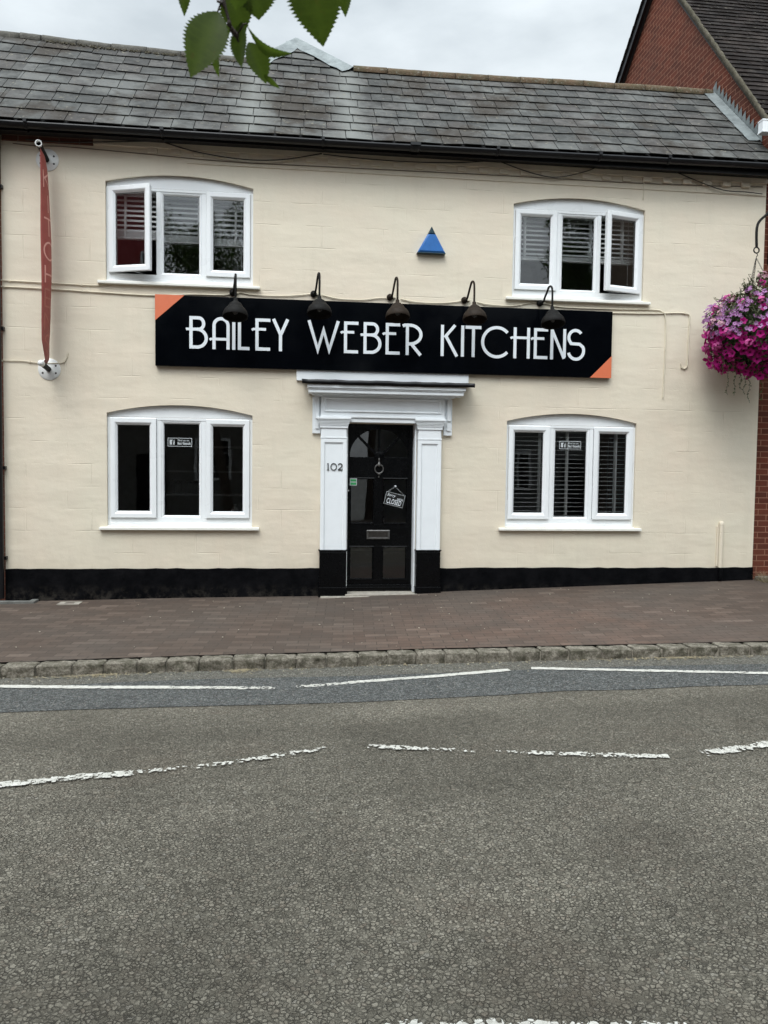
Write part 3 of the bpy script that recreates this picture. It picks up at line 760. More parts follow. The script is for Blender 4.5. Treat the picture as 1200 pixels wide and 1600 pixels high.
dp.tube([(X, -.075, 5.16), (X, -.075, -.02)], .038, 14); dp.tube([(X, -.075, 5.15), (X, -.15, 5.24), (X, -.262, 5.30)], .036, 12)
for z in (4.7, 3.1, 1.5, .45): dp.box(X-.055, X+.055, -.05, -.0, z-.02, z+.02)
dpo = dp.build('downpipe', M['black_plastic'], shop)

# ---- windows
def mtx_hinge(hx, hy, ang):
    return Matrix.Translation((hx, hy, 0)) @ Matrix.Rotation(ang, 4, 'Z') @ Matrix.Translation((-hx, -hy, 0))
def window(parent, x0, z0, h, swing=(0, 0), org=(0, 0, 0)):
    X = lambda a: x0+a
    F = .035                                 # front plane of the outer frame
    m = MB(); m.ring(X(0), X(WW), z0, z0+h, [(0, F+.07), (0, F), (.030, F), (.036, F+.007), (.036, F+.07)])
    # bottom deep board, mullions, and arched head panel
    m.box(X(.034), X(WW-.034), F+.004, F+.06, z0+.034, z0+.088)
    for a in (.568, 1.092): m.box(X(a), X(a+.05), F+.003, F+.062, z0+.088, z0+h-.036)
    win = m.build('window', M['upvc'], parent, .0025)
    m = MB(); top = arch(x0+.001, x0+WW-.001, z0+h+.052, .108)
    m.prism([(a, F+.016, b) for a, b in [(x0+.004, z0+h+.004)]+top+[(x0+WW-.004, z0+h+.004)]], (0, .03, 0))
    m.build('head_panel', M['upvc'], win, normals=True)
    m = MB(); ot = arch(x0-.0, x0+WW+.0, z0+h+.048, .100, 18)
    m.box(X(0), X(WW), F+.008, F+.05, z0+h+.0, z0+h+.0035)
    m.tube([(a, F-.004, b) for a, b in ot], .0042, 6); m.build('seal', M['cable_brown'], win)
    # fixed centre light
    gx0, gx1 = .618, 1.092
    m = MB(); m.ring(X(gx0), X(gx1), z0+.088, z0+h-.036, [(0, F+.012), (.004, F+.006), (.018, F+.010), (.030, F+.022), (.032, F+.03), (.034, F+.05)])
    m.build('bead', M['upvc'], win)
    m = MB(); m.box(X(gx0+.03), X(gx1-.03), F+.034, F+.040, z0+.118, z0+h-.066); m.build('pane', M['glass'], win)
    # casements
    for side, (a0, a1) in enumerate(((.034, .566), (1.144, WW-.034))):
        ang = swing[side]; H = None
        if ang: H = Matrix.Translation((0, -.004, 0)) @ (mtx_hinge(X(a0), F, -R(ang)) if side == 0 else mtx_hinge(X(a1), F, R(ang)))
        m = MB(); m.ring(X(a0), X(a1), z0+.090, z0+h-.010, [(.012, F+.045), (.012, F+.0), (0, F-.002), (0, F-.018), (.006, F-.024), (.050, F-.024), (.060, F-.018), (.078, F+.0), (.082, F+.008), (.084, F+.03), (.06, F+.045), (.012, F+.045)], H)
        c = m.build('casement', M['upvc'], win)
        m = MB(); m.box(X(a0+.080), X(a1-.080), F+.010, F+.016, z0+.170, z0+h-.090, H); m.build('pane', M['glass'], win)
        m = MB(); m.ring(X(a0)+.081, X(a1)-.081, z0+.171, z0+h-.091, [(0, F+.007), (.004, F+.008), (.004, F+.012)], H); m.build('gasket', M['gasket'], win)
        if ang:      # stays
            m = MB(); zz = z0+.10
            for zc_ in (z0+.10,):
                e = (H @ Vector((X(lerp(a0, a1, .55)), F, zc_))); m.tube([(X(lerp(a0, a1, .25 if side else .7)), F+.03, zc_), e], .005, 5)
            m.build('stay', M['silver'], win)
    m = MB()
    m.box(X(-.085 if parent is shop else 0), X(WW+.085 if parent is shop else WW), -.055, F+.006, z0-.052, z0-.018); m.box(X(0), X(WW), -.012, F+.01, z0-.018, z0-.0015)
    m.build('sill', M['cream_sill'], win, .006)
    return win
window(shop, *WINS[0][:3]); window(shop, *WINS[1][:3]); window(shop, *WINS[2][:3], swing=(19, 0)); window(shop, *WINS[3][:3], swing=(0, 14))

# ---- blinds (hung inside, things of their own)
def blind(x0, x1, z0, z1, tapes, pitch, tilt, label, stack=0.0, wand=None, slat=.046):
    t = empty('venetian_blind', ((x0+x1)/2, .20, z1), 0, label, 'blind', 'venetian blinds inside the windows')
    m = MB(); z = z1-.05; i = 0; r = random.Random(int(x0*100))
    while z > z0+stack:
        mt = Matrix.Translation((0, .20, z+r.uniform(-.002, .002))) @ Matrix.Rotation(R(tilt+r.uniform(-1.5, 1.5)), 4, 'X')
        m.box(x0, x1, -slat/2, slat/2, -.0022, .0022, mt); z -= pitch
    z = z0+stack
    while stack and z > z0+.022:
        m.box(x0, x1, .20-slat/2, .20+slat/2, z-.0055, z-.0015); z -= .0075
    m.build('slats', M['blind'], t)
    m = MB(); m.box(x0, x1, .175, .225, z1-.035, z1+.01); m.build('head_rail', M['blind'], t)
    m = MB(); m.box(x0, x1, .172, .228, z0-.0, z0+.020); m.build('bottom_rail', M['tape'], t, .004)
    for tx in tapes:
        m = MB(); m.box(tx-.011, tx+.011, .20-slat/2-.006, .20-slat/2-.004, z0+.01, z1-.02); m.box(tx-.011, tx+.011, .20+slat/2+.004, .20+slat/2+.006, z0+.01, z1-.02)
        m.build('ladder_tape', M['tape'], t)
    if wand: m = MB(); m.tube([(wand, .165, z1-.03), (wand+.004, .165, z0-.38)], .003, 5); m.build('cord', M['tape'], t)
    return t
TX = lambda px, y=.15: W(px, 350, y).x
zUL = 4.215; zUR = 4.20
blind(-2.16, -1.64, zUL+.025, 4.80, [TX(195)], .058, 44, 'half raised white blind behind the open casement of the upper left window', .09)
blind(-1.62, -1.11, zUL, 4.80, [TX(254), TX(310)], .058, 44, 'half raised white blind in the middle light of the upper left window', .09)
blind(-1.09, -.57, zUL-.015, 4.80, [TX(368)], .058, 44, 'half raised white blind in the right light of the upper left window', .09, TX(377))
blind(2.70, 3.22, zUR, 4.80, [TX(822)], .058, 44, 'half raised white blind in the left light of the upper right window', .05)
blind(3.24, 3.76, zUR, 4.80, [TX(878, .15), TX(925, .15)], .058, 38, 'half raised white blind in the middle light of the upper right window', .06)
blind(3.78, 4.28, zUR, 4.80, [TX(975)], .058, 38, 'half raised white blind behind the open casement of the upper right window', .06, TX(983))
def TX2(px): return W(px, 740, .15).x
blind(2.67, 3.20, .90, 2.09, [TX2(844)], .056, 3, 'fully lowered white blind in the left light of the lower right window')
blind(3.22, 3.74, .90, 2.09, [TX2(887)], .056, 3, 'fully lowered white blind in the middle light of the lower right window')
blind(3.76, 4.27, .90, 2.09, [TX2(963)], .056, 3, 'fully lowered white blind in the right light of the lower right window')

# ---- interior things glimpsed through the glass
t = empty('shelving_unit', (-1.2, 2.2, .10), 0, 'grey open shelves seen through the lower left window', 'shelves')
m = MB()
for z in (.45, .80, 1.13, 1.47, 1.83, 2.2): m.box(-1.93, -.55, 2.0, 2.36, z, z+.024)
m.build('shelf', M['shelf'], t)
m = MB(); m.box(-1.96, -1.93, 2.0, 2.36, .10, 2.4); m.build('upright', M['shelf'], t); m = MB(); m.box(-.55, -.52, 2.0, 2.36, .10, 2.4); m.build('upright', M['shelf'], t)
m = MB(); r = random.Random(9); x = -1.85
for k in range(9): w_ = r.uniform(.03, .06); m.box(x, x+w_, 2.1, 2.3, 1.156, 1.156+r.uniform(.14, .22)); x += w_+.004
o = m.build('row_of_folders', M['cardboard_grey']); tag(o, 'row of dark folders on the shelves behind the lower left window', 'folders')
for k, (xa, za, hh) in enumerate(((-.90, .826, .18), (-1.45, 1.496, .14))):
    m = MB(); m.lathe([(.0, 0), (.05, 0), (.062, .03), (.055, hh*.6), (.025, hh*.85), (.03, hh)], Matrix.Translation((xa, 2.15, za)), 16)
    o = m.build('vase', M['shelf']); tag(o, ('small pale vase low on the shelves behind the lower left window', 'squat pale vase high on the shelves behind the lower left window')[k], 'vase')
p = W(895, 455, .42); m = MB(); m.box(p.x-.24, p.x+.18, .38, .55, 3.62, 3.885); o = m.build('storage_box', M['cardboard_grey'], None, .006)
tag(o, 'grey box standing inside the middle light of the upper right window', 'box')
m = MB(); m.box(p.x-.5, p.x+.9, .30, .75, 3.585, 3.615); m.box(p.x-.45, p.x-.41, .34, .7, 2.865, 3.585); m.box(p.x+.81, p.x+.85, .34, .7, 2.865, 3.585)
o = m.build('side_table', M['room'], None); tag(o, 'plain table just inside the upper right window under the grey box', 'table')

# ---- door and surround
dr = MB(); YD = .13
gl = []
def rail(a, b, c, d, y0=YD, y1=YD+.045): dr.box(a, b, y0, y1, c, d)
LX0, LX1 = .632, 1.445; Z0, Z1 = .10, 2.095
rail(LX0, LX0+.028, Z0, Z1); rail(LX1-.055, LX1, Z0, Z1)
MX0, MX1 = .972, 1.072
rail(LX0+.028, LX1-.055, Z0, .155); rail(LX0+.028, LX1-.055, .582, .855); rail(LX0+.028, LX1-.055, 1.435, 1.69)
rail(MX0, MX1, .155, .582); rail(MX0, MX1, .855, 1.435)
# fan head with a semicircular opening
cx, rr = 1.022, .365; zf = 1.69; n = 20
arcp = [(cx-math.cos(PI*k/n)*rr, zf+math.sin(PI*k/n)*rr*.96) for k in range(n+1)]
for k in range(n):
    (ax, az), (bx, bz) = arcp[k], arcp[k+1]
    dr.prism([(ax, YD, az), (bx, YD, bz), (bx, YD, Z1), (ax, YD, Z1)], (0, .045, 0))
rail(LX0+.028, arcp[0][0], zf, Z1); 
for an in (45, 90, 135):
    d = Vector((math.cos(R(an)), 0, math.sin(R(an)))); q = d.cross(Vector((0, 1, 0)))*.016
    a = Vector((cx, YD+.006, zf))+d*.04; b = Vector((cx, YD+.006, zf))+d*(rr*.985); dr.prism([a-q, b-q, b+q, a+q], (0, .03, 0))
dr.lathe([(0, 0), (.062, 0), (.062, -.014), (0, -.014)], Matrix.Translation((cx, YD+.004, zf+.01)) @ Matrix.Rotation(R(-90), 4, 'X'), 20)
door = dr.build('door', M['black_gloss'], shop, .004, normals=True)
m = MB()
for a, b, c, d in ((LX0+.028, MX0, .855, 1.435), (MX1, LX1-.055, .855, 1.435), (LX0+.028, MX0, .155, .582), (MX1, LX1-.055, .155, .582)):
    m.ring(a, b, c, d, [(0, YD-.004), (.007, YD-.008), (.016, YD+.004), (.020, YD+.014)])
m.build('moulding', M['black_gloss'], door)
m = MB(); m.box(LX0+.03, LX1-.05, YD+.018, YD+.023, .15, .585); m.build('pane', M['glass'], door)
m = MB(); m.box(LX0+.03, LX1-.05, YD+.018, YD+.023, .852, 1.438); m.build('pane', M['glass'], door)
m = MB(); m.box(cx-rr, cx+rr, YD+.018, YD+.023, 1.68, 2.06); m.build('pane', M['glass'], door)
m = MB(); m.ring(.878, 1.168, .668, .782, [(0, YD-.001), (.001, YD-.010), (.006, YD-.013), (.020, YD-.012), (.026, YD-.004)])
lpo = m.build('letter_plate', M['pewter'], door); m = MB(); m.box(.903, 1.143, YD-.0075, YD-.001, .693, .757); lpo.name = 'letter_plate'
m.build('letter_flap', M['dark_pewter'], door)
kx, kz = 1.022, 1.60
m = MB(); m.lathe([(.0, -.03), (.022, -.02), (.026, 0), (.012, .02), (.009, .045), (.013, .055), (.004, .075), (0, .085)], Matrix.Translation((kx, YD-.022, kz)), 14)
m.tube([(kx+.052*math.sin(a)*(1.0 if a < 4 else 1), YD-.026, kz-.055+.052*math.cos(a)*1.05) for a in [R(20+q*16) for q in range(21)]], .0085, 8)
m.lathe([(0, 0), (.016, .0), (.02, -.012), (.01, -.03), (0, -.032)], Matrix.Translation((kx, YD-.028, kz-.105)), 12)
m.lathe([(0, -.01), (.011, -.006), (.011, .006), (0, .01)], Matrix.Translation((kx, YD-.006, kz-.155)), 10)
m.build('knocker', M['pewter'], door)
m = MB(); m.lathe([(0, -.012), (.012, -.010), (.013, 0), (0, .003)], Matrix.Translation((LX0+.012, YD-.004, 1.27)) @ Matrix.Rotation(R(-90), 4, 'X'), 12); m.build('lock', M['silver'], door)
m = MB(); m.box(LX0-.02, LX1+.03, YD-.03, YD+.06, .018, .098); m.box(LX0-.02, LX1+.03, YD-.045, YD+.02, .060, .072); m.build('threshold', M['black_gloss'], shop, .004)
# timber lining of the doorway
boxes('door_lining', M['white_paint'], shop, [(LX1+.003, LX1+.023, -.02, .24, .02, 2.10), (LX0-.022, LX0-.002, .06, .24, .02, 2.10), (LX0-.022, LX1+.023, .02, .24, 2.1005, 2.13)], .002)
st = MB(); st.box(.60, 1.49, -.14, .13, -.10, .016); st.box(.30, 1.77, -.19, -.12, -.10, -.005); st.build('doorstep', M['concrete'], shop, .008)

sur = empty('door_surround_group', (1.05, -.05, 0)); sur.name = 'door_surround'; ORG['door_surround'] = Vector((1.05, -.05, 0)); sur.parent = shop; sur.location = Vector((1.05, -.05, 0))-ORG[shop.name]
WPm = M['white_paint']
def pilaster(x0, x1, inner):
    m = MB(); m.box(x0, x1, -.075, .0, .545, 2.10)
    # raised stiles framing a sunk panel
    w_ = x1-x0; e = .046
    m.ring(x0, x1, .46, 1.90, [(0, -.0755), (0, -.090), (e-.006, -.090), (e+.004, -.083), (e+.006, -.0765)])
    # neck, capital mouldings
    m.box(x0-.004, x1+.004, -.092, -.0, 1.905, 1.925); m.box(x0+.008, x1-.008, -.087, -.0, 1.925, 2.03)
    m.box(x0-.01, x1+.01, -.100, -.0, 2.03, 2.048)
    for k in range(5): m.box(x0-.012-.006*k, x1+.012+.006*k, -.102-.007*k, -.0, 2.048+.017*k, 2.0655+.017*k)
    m.box(x0-.046, x1+.046, -.140, 0, 2.1335, 2.158)
    p = m.build('pilaster', WPm, sur, .003)
    m = MB(); m.box(x0-.012, x1+.012, -.108, .0, -.08, .090); m.box(x0-.006, x1+.006, -.100, 0, .090, .53)
    for k in range(3): m.box(x0-.008-.006*k, x1+.008+.006*k, -.102-.006*k, 0, .5305+.008*k, .539+.008*k)
    m.box(x0-.018, x1+.018, -.116, 0, -.08, .098)
    m.build('plinth_block', M['black_gloss'], sur, .004)
pilaster(.292, .608, 1); pilaster(1.478, 1.768, 0)
m = MB()
m.box(.29, 1.80, -.090, 0, 2.158, 2.405)                          # frieze
m.ring(.33, 1.76, 2.225, 2.397, [(0, -.0905), (0, -.104), (.010, -.106), (.022, -.096), (.024, -.0915)])
m.box(.285, 1.805, -.105, 0, 2.158, 2.178)
m.box(.62, 1.46, -.088, 0, 2.105, 2.157); m.build('frieze', WPm, sur, .003)
for xa, xb in ((.190, .288), (1.802, 1.905)):
    m = MB(); m.box(xa, xb, -.040, 0, 1.965, 2.405); m.box(xa+.035, xb-.02, -.075, -.04, 2.14, 2.405); m.box(xa+.035, xb-.02, -.055, -.04, 2.02, 2.14); m.build('side_panel', WPm, sur, .004)
m = MB()
for k, (o_, z0_, z1_) in enumerate(((.115, 2.452, 2.470), (.165, 2.470, 2.486), (.250, 2.486, 2.535), (.262, 2.535, 2.553), (.275, 2.553, 2.600))):
    e = (o_-.09)*.55
    zq = lambda z: 2.4055+(z-2.452)*.84
    m.box(.225-e, 1.86+e*1.6, -o_, 0, zq(z0_), zq(z1_))
m.build('cornice', WPm, sur, .005)
m = MB(); r = random.Random(2); n = 26; rows = []
for i in range(n+1):
    x = lerp(.06, 2.125, i/n); z = 2.537+r.uniform(-.004, .004)
    rows.append([m.vert((x, -.300+r.uniform(-.004, .004), z-.004)), m.vert((x, -.306+r.uniform(-.003, .003), z+.035)), m.vert((x, -.28, z+.048)), m.vert((x, .0, z+.075))])
for a, b in zip(rows, rows[1:]):
    for k in range(3): m.face((a[k], b[k], b[k+1], a[k+1]), True)
    m.face((a[3], b[3], b[0], a[0]))
m.face(rows[0][::-1]); m.face(rows[-1]); m.build('hood_cover', M['black_plastic'], sur)
boxes('upstand', WPm, sur, [(-.005, 2.105, -.035, 0, 2.595, 2.735)], .005)

# ---- painted stub pipe and unused fittings on the wall
m = MB(); X = W(1127, 850, -.04).x; m.tube([(X, -.030, .90), (X, -.030, .325)], .027, 14); m.lathe([(0, .02), (.022, .016), (.03, 0), (.03, -.03)], Matrix.Translation((X, -.03, .905)), 14)
m.box(X-.05, X-.028, -.02, 0, .34, .86)
po = m.build('pipe_stub', M['cream']); tag(po, 'cream painted stub of pipe on the wall at the right corner', 'pipe')
m = MB(); m.tube([(X-.003, -.048, .325), (X-.003, -.05, .16)], .027, 14); m.build('pipe_foot', M['plinth'], po)

# ---- cables on the wall
def cable(pts, rad, mat, label, Y=-.012, clips=True, name='cable'):
    P = [W(a, b, Y) for a, b in pts]; Q = []
    for i in range(len(P)-1):      # catmull-rom
        p0, p1, p2, p3 = P[max(i-1, 0)], P[i], P[i+1], P[min(i+2, len(P)-1)]
        for k in range(6):
            u = k/6; Q.append(.5*((2*p1)+(-p0+p2)*u+(2*p0-5*p1+4*p2-p3)*u*u+(-p0+3*p1-3*p2+p3)*u**3))
    Q.append(P[-1]); m = MB(); m.tube(Q, rad, 6)
    o = m.build(name, mat); tag(o, label, 'cable')
    if clips:
        c = MB()
        for i in range(4, len(Q)-2, 11): q = Q[i]; c.box(q.x-.007, q.x+.007, q.y-.010, .0, q.z-.010, q.z+.010)
        if c.v: c.build('clip', mat, o)
    return o
CC = M['cable_cream']
cable([(-30, 436), (40, 440), (100, 443.5), (150, 446), (163, 444)], .0075, CC, 'cream painted cable running from the left edge to the upper left window sill')
cable([(-30, 446), (30, 449), (100, 453), (160, 457), (240, 461.5), (300, 460), (345, 461), (362, 459)], .008, CC, 'cream painted cable passing under the upper left window to the first lamp')
cable([(374, 457), (400, 461), (440, 462.5), (470, 461), (487, 459)], .0065, CC, 'cream painted cable between the first and second sign lamps')
cable([(503, 461), (530, 467), (565, 468.5), (590, 466), (606, 466)], .0065, CC, 'cream painted cable between the second and third sign lamps')
cable([(626, 467), (650, 472), (685, 473.5), (710, 472), (722, 470)], .0065, CC, 'cream painted cable between the third and fourth sign lamps')
cable([(745, 472), (765, 476), (800, 478), (825, 474), (840, 473)], .0065, CC, 'cream painted cable between the fourth and fifth sign lamps')
cable([(852, 474), (880, 480), (960, 483), (1020, 484), (1034, 487), (1040, 497), (1040, 540), (1038, 580), (1036, 622)], .0075, CC, 'cream painted cable from the fifth lamp down the wall above the lower right window')
cable([(955, 489), (1020, 490), (1060, 489), (1075, 491), (1078, 498), (1076, 530), (1074, 568), (1070, 576), (1065, 574), (1064, 568)], .008, CC, 'cream painted cable dropping to a short hooked end near the flower basket')
cable([(-30, 564), (20, 563.5), (36, 564), (60, 567), (95, 567), (104, 560), (106, 551)], .006, CC, 'cream painted cable crossing behind the lower banner bracket')
cable([(20, 224), (60, 228), (100, 229), (200, 238), (350, 252), (480, 259), (600, 265), (800, 275), (975, 285), (1100, 290), (1192, 292)], .0045, M['cable_brown'], 'thin brown cable running the whole length of the wall under the gutter', -.008, False)
CD = M['cable_dark']
cable([(40, 218), (100, 222), (180, 221.5), (252, 220)], .007, CD, 'black wire sagging under the left end of the gutter', -.05, False)
cable([(255, 222), (310, 238), (380, 249), (440, 249.5), (503, 240)], .007, CD, 'black wire sagging under the gutter above the upper left window', -.05, False)
cable([(505, 241), (560, 247), (640, 253), (720, 254), (778, 250)], .006, CD, 'black wire hanging under the middle of the gutter', -.05, False)
cable([(780, 252), (830, 270), (870, 277), (915, 268), (935, 259)], .006, CD, 'black wire in a deep loop above the upper right window', -.05, False)
cable([(1046, 264), (1090, 283), (1130, 297), (1165, 300), (1191, 303)], .006, CD, 'black wire falling towards the right corner of the wall', -.04, False)
cable([(1006, 284), (1006, 300), (1005, 312)], .006, CC, 'short vertical cream cable above the upper right window', -.008, False)

# ------------------------------------------------------------------ sign
sg = empty('shop_sign', (1.13, -.03, 2.72), 0, 'long black shop sign with white lettering and two orange corners', 'sign')
SX0, SX1, SZ0, SZ1 = -1.652, 3.920, 2.722, 3.547
m = MB(); m.box(SX0, SX1, -.062, -.004, SZ0, SZ1); m.build('sign_board', M['sign_black'], sg, .003)
m = MB(); m.prism([(SX0-.0015, -.0645, SZ1+.0015), (SX0+.335, -.0645, SZ1+.0015), (SX0-.0015, -.0645, SZ1-.300)], (0, .0022, 0)); m.build('corner', M['orange'], sg)
m = MB(); m.prism([(SX1+.0015, -.0645, SZ0-.0015), (SX1+.0015, -.0645, SZ0+.275), (SX1-.275, -.0645, SZ0-.0015)], (0, .0022, 0)); m.build('corner', M['orange'], sg)
CT, CB = 3.310, 2.932; CH = CT-CB; T = .0375
def stroke(m, pts, w=T, y=-.067, closed=False):
    """flat ribbon along pts (x, z) with mitred joints"""
    m.ns = getattr(m, 'ns', 0)+1; y = y-.0007*(m.ns-1)
    n = len(pts); L = []; Rr = []
    V2 = [Vector(p) for p in pts]
    for i in range(n):
        a = V2[i-1] if (i > 0 or closed) else None; b = V2[(i+1) % n] if (i < n-1 or closed) else None
        d1 = (V2[i]-a).normalized() if a is not None else None; d2 = (b-V2[i]).normalized() if b is not None else None
        if d1 is None: d1 = d2
        if d2 is None: d2 = d1
        n1 = Vector((-d1.y, d1.x)); n2 = Vector((-d2.y, d2.x)); nn = (n1+n2)
        nn = nn.normalized() if nn.length > 1e-6 else n1
        k = min(3.0, 1/max(.2, nn.dot(n1))); L.append(V2[i]+nn*w/2*k); Rr.append(V2[i]-nn*w/2*k)
    segs = n if closed else n-1
    for i in range(segs):
        j = (i+1) % n; q = [L[i], Rr[i], Rr[j], L[j]]; m.prism([(p.x, y, p.y) for p in q], (0, .0045, 0))
def arcpts(cx, cz, rx, rz, a0, a1, n=16): return [(cx+rx*math.cos(R(lerp(a0, a1, k/n))), cz+rz*math.sin(R(lerp(a0, a1, k/n)))) for k in range(n+1)]
h2 = T/2
def gB(m, x0, x1, tick):
    xs = x0+h2; zm = CB+CH*.60
    stroke(m, [(xs, CB), (xs, CT)])
    r1 = (CT-zm)/2; xc = x0+(x1-x0)*.50
    stroke(m, [(xs+h2, CT-h2), (xc, CT-h2)]+arcpts(xc, (CT-h2+zm)/2, x1-h2-.030-xc, (CT-h2-zm)/2, 90, -90)[1:]+[(xc-.02, zm)])
    stroke(m, [(tick, zm-.004), (tick+.012, zm), (xs-h2, zm)], T*.8); stroke(m, [(xs+h2, zm), (xc, zm)], T*.9)
    xc2 = x0+(x1-x0)*.42
    stroke(m, [(xc2, zm)]+arcpts(xc2, (zm+CB+h2)/2, x1-h2-xc2, (zm-CB-h2)/2, 90, -90, 20)[1:]+[(xs+h2, CB+h2)])
def gE(m, x0, x1, tick, mid):
    xs = x0+h2; zm = CB+CH*.665
    stroke(m, [(x1, CT-h2), (xs, CT-h2), (xs, CB+h2), (x1-.002, CB+h2)])
    stroke(m, [(tick, zm-.012), (tick+.02, zm), (xs-h2, zm)], T*.75); stroke(m, [(xs+h2, zm), (mid, zm)], T*.85)
def build_letters():
    L = {}
    def L_(ch): m = MB(); return m
    out_ = []
    m = MB(); gB(m, -1.260, -1.046, -1.298); out_.append(m)
    m = MB(); a, b = -.994, -.793; rx = (b-a)/2-h2; zc_ = CT-h2-rx
    stroke(m, [(a+h2, CB)]+[(a+h2, zc_)]+arcpts((a+b)/2, zc_, rx, rx, 180, 0, 16)[1:]+[(b-h2, CB)])
    zb = CB+CH*.315; stroke(m, [(-1.026, zb-.010), (-1.01, zb), (a, zb)], T*.75); stroke(m, [(a+T, zb), (b-T, zb)], T*.85); out_.append(m)
    m = MB(); stroke(m, [(-.7455, CB), (-.7455, CT)]); out_.append(m)
    m = MB(); stroke(m, [(-.698+h2, CT), (-.698+h2, CB+h2), (-.561, CB+h2)]); out_.append(m)
    m = MB(); gE(m, -.493, -.317, -.535, -.368); out_.append(m)
    m = MB(); jx = -.197; jz = CB+CH*.52; stroke(m, [(-.280, CT), (jx, jz), (jx, CB)]); stroke(m, [(-.113, CT), (jx+.004, jz)]); out_.append(m)
    m = MB(); stroke(m, [(.140, CT), (.247, CB+.03), (.315, CB+CH*.70), (.383, CB+.03), (.490, CT)]); out_.append(m)
    m = MB(); gE(m, .560, .734, .521, .684); out_.append(m)
    m = MB(); gB(m, .796, 1.014, .761); out_.append(m)
    m = MB(); gE(m, 1.065, 1.240, 1.029, 1.192); out_.append(m)
    m = MB(); xs = 1.311+h2; zm = CB+CH*.355; xc = 1.36; rz = (CT-h2-zm)/2
    stroke(m, [(xs, CT-T), (xs, CB)]); stroke(m, [(1.272, CT-.03), (1.30, CT-h2), (xc, CT-h2)]+arcpts(xc, CT-h2-rz, 1.516-h2-xc, rz, 90, -90, 20)[1:]+[(xs+h2, zm)])
    stroke(m, [(1.385, zm-.006), (1.495, CB)], T*1.02); out_.append(m)
    m = MB(); stroke(m, [(1.743+h2, CT), (1.743+h2, CB)]); stroke(m, [(1.918, CT), (1.790, CB+CH*.60)], T*.95); stroke(m, [(1.803, CB+CH*.66), (1.945, CB)], T); out_.append(m)
    m = MB(); stroke(m, [(2.0135, CB), (2.0135, CT)]); out_.append(m)
    m = MB(); stroke(m, [(2.048, CT-h2), (2.246, CT-h2)]); stroke(m, [(2.148, CT-T), (2.148, CB)]); out_.append(m)
    m = MB(); rc_ = CH/2-h2+.008; stroke(m, arcpts(2.246+rc_+h2, (CT+CB)/2, rc_, rc_, 42, 318, 34)); out_.append(m)
    m = MB(); stroke(m, [(2.654+h2, CB), (2.654+h2, CT)]); stroke(m, [(2.862-h2, CB), (2.862-h2, CT)]); zb = CB+CH*.67
    stroke(m, [(2.615, zb-.010), (2.635, zb), (2.654, zb)], T*.75); stroke(m, [(2.654+T, zb), (2.862-T, zb)], T*.85); out_.append(m)
    m = MB(); gE(m, 2.913, 3.091, 2.875, 3.044); out_.append(m)
    m = MB(); stroke(m, [(3.124+h2, CB), (3.124+h2, CT-.01)]); stroke(m, [(3.305, CT), (3.305, CB+.03)]); stroke(m, [(3.145, CT-.02), (3.302, CB+.012)], T*.95); out_.append(m)
    m = MB(); sx0, sx1 = 3.340, 3.562; r1 = .088; r2 = .104; c1 = ((sx0+sx1)/2-.006, CT-h2-r1+.006); c2 = ((sx0+sx1)/2+.004, CB+h2+r2-.008)
    pts = arcpts(c1[0], c1[1], r1*.98, r1, 35, 205, 16)
    pts += [(c1[0]-.055, c1[1]-.075), (c2[0]+.045, c2[1]+.082)]+arcpts(c2[0], c2[1], r2*.95, r2, 28, -165, 18)
    stroke(m, pts); out_.append(m)
    return out_
for m in build_letters(): m.build('letter', M['letter'], sg)

# ------------------------------------------------------------------ gooseneck lamps
def lamp(i, mount, shade_px, apex_px, label, mat):
    mx = W(*mount).x; mz = W(*mount).z
    sp = W(*shade_px, -.36); az = W(*apex_px, -.2).z
    t = empty('sign_lamp', (mx, 0, mz), 0, label, 'lamp', 'gooseneck lamps over the sign')
    m = MB(); m.lathe([(0, -.058), (.020, -.056), (.037, -.040), (.040, -.018), (.038, 0)], Matrix.Translation((mx, 0, mz)) @ Matrix.Rotation(R(-90), 4, 'X'), 18)
    m.build('wall_mount', mat, t, normals=True)
    s0 = Vector((mx, -.05, mz)); top = Vector((sp.x, -.345, sp.z+.150)); dx = sp.x-mx
    ctrl = [s0, Vector((mx+dx*.25, -.11, mz-.005)), Vector((mx+dx*.45, -.15, mz+.05)), Vector((mx+dx*.62, -.185, az-.06)), Vector((mx+dx*.80, -.235, az-.004)), Vector((mx+dx*.95, -.295, az-.012)), Vector((sp.x, -.338, az-.075)), top]
    Q = []
    for a in range(len(ctrl)-1):
        p0, p1, p2, p3 = ctrl[max(a-1, 0)], ctrl[a], ctrl[a+1], ctrl[min(a+2, len(ctrl)-1)]
        for k in range(6): u = k/6; Q.append(.5*((2*p1)+(-p0+p2)*u+(2*p0-5*p1+4*p2-p3)*u*u+(-p0+3*p1-3*p2+p3)*u**3))
    Q.append(ctrl[-1]); m = MB(); m.tube(Q, .0125, 10); m.tube([s0+Vector((.03, .045, -.005)), s0+Vector((.045, .043, -.02))], .006, 6); m.build('arm', mat, t)
    tl = Matrix.Translation(top) @ Matrix.Rotation(R(-13), 4, 'X')
    pr = [(.0, .012), (.022, .010), (.024, -.022), (.040, -.034), (.066, -.056), (.084, -.084), (.091, -.106), (.108, -.116), (.128, -.142), (.142, -.180), (.1445, -.215), (.1425, -.218), (.138, -.182), (.122, -.146), (.10, -.12), (.06, -.07), (.03, -.04), (0, -.036)]
    m = MB(); m.lathe(pr, tl, 36); m.build('shade', mat, t)
    m = MB(); m.lathe([(0, -.05), (.018, -.055), (.02, -.09), (.034, -.13), (.033, -.155), (.018, -.178), (0, -.184)], tl, 16); m.build('bulb', M['lampglass'], t)
    m = MB(); m.box(mx+.034, mx+.07, -.026, -.004, mz-.006, mz+.010); m.build('connector', M['cable_cream'], t)
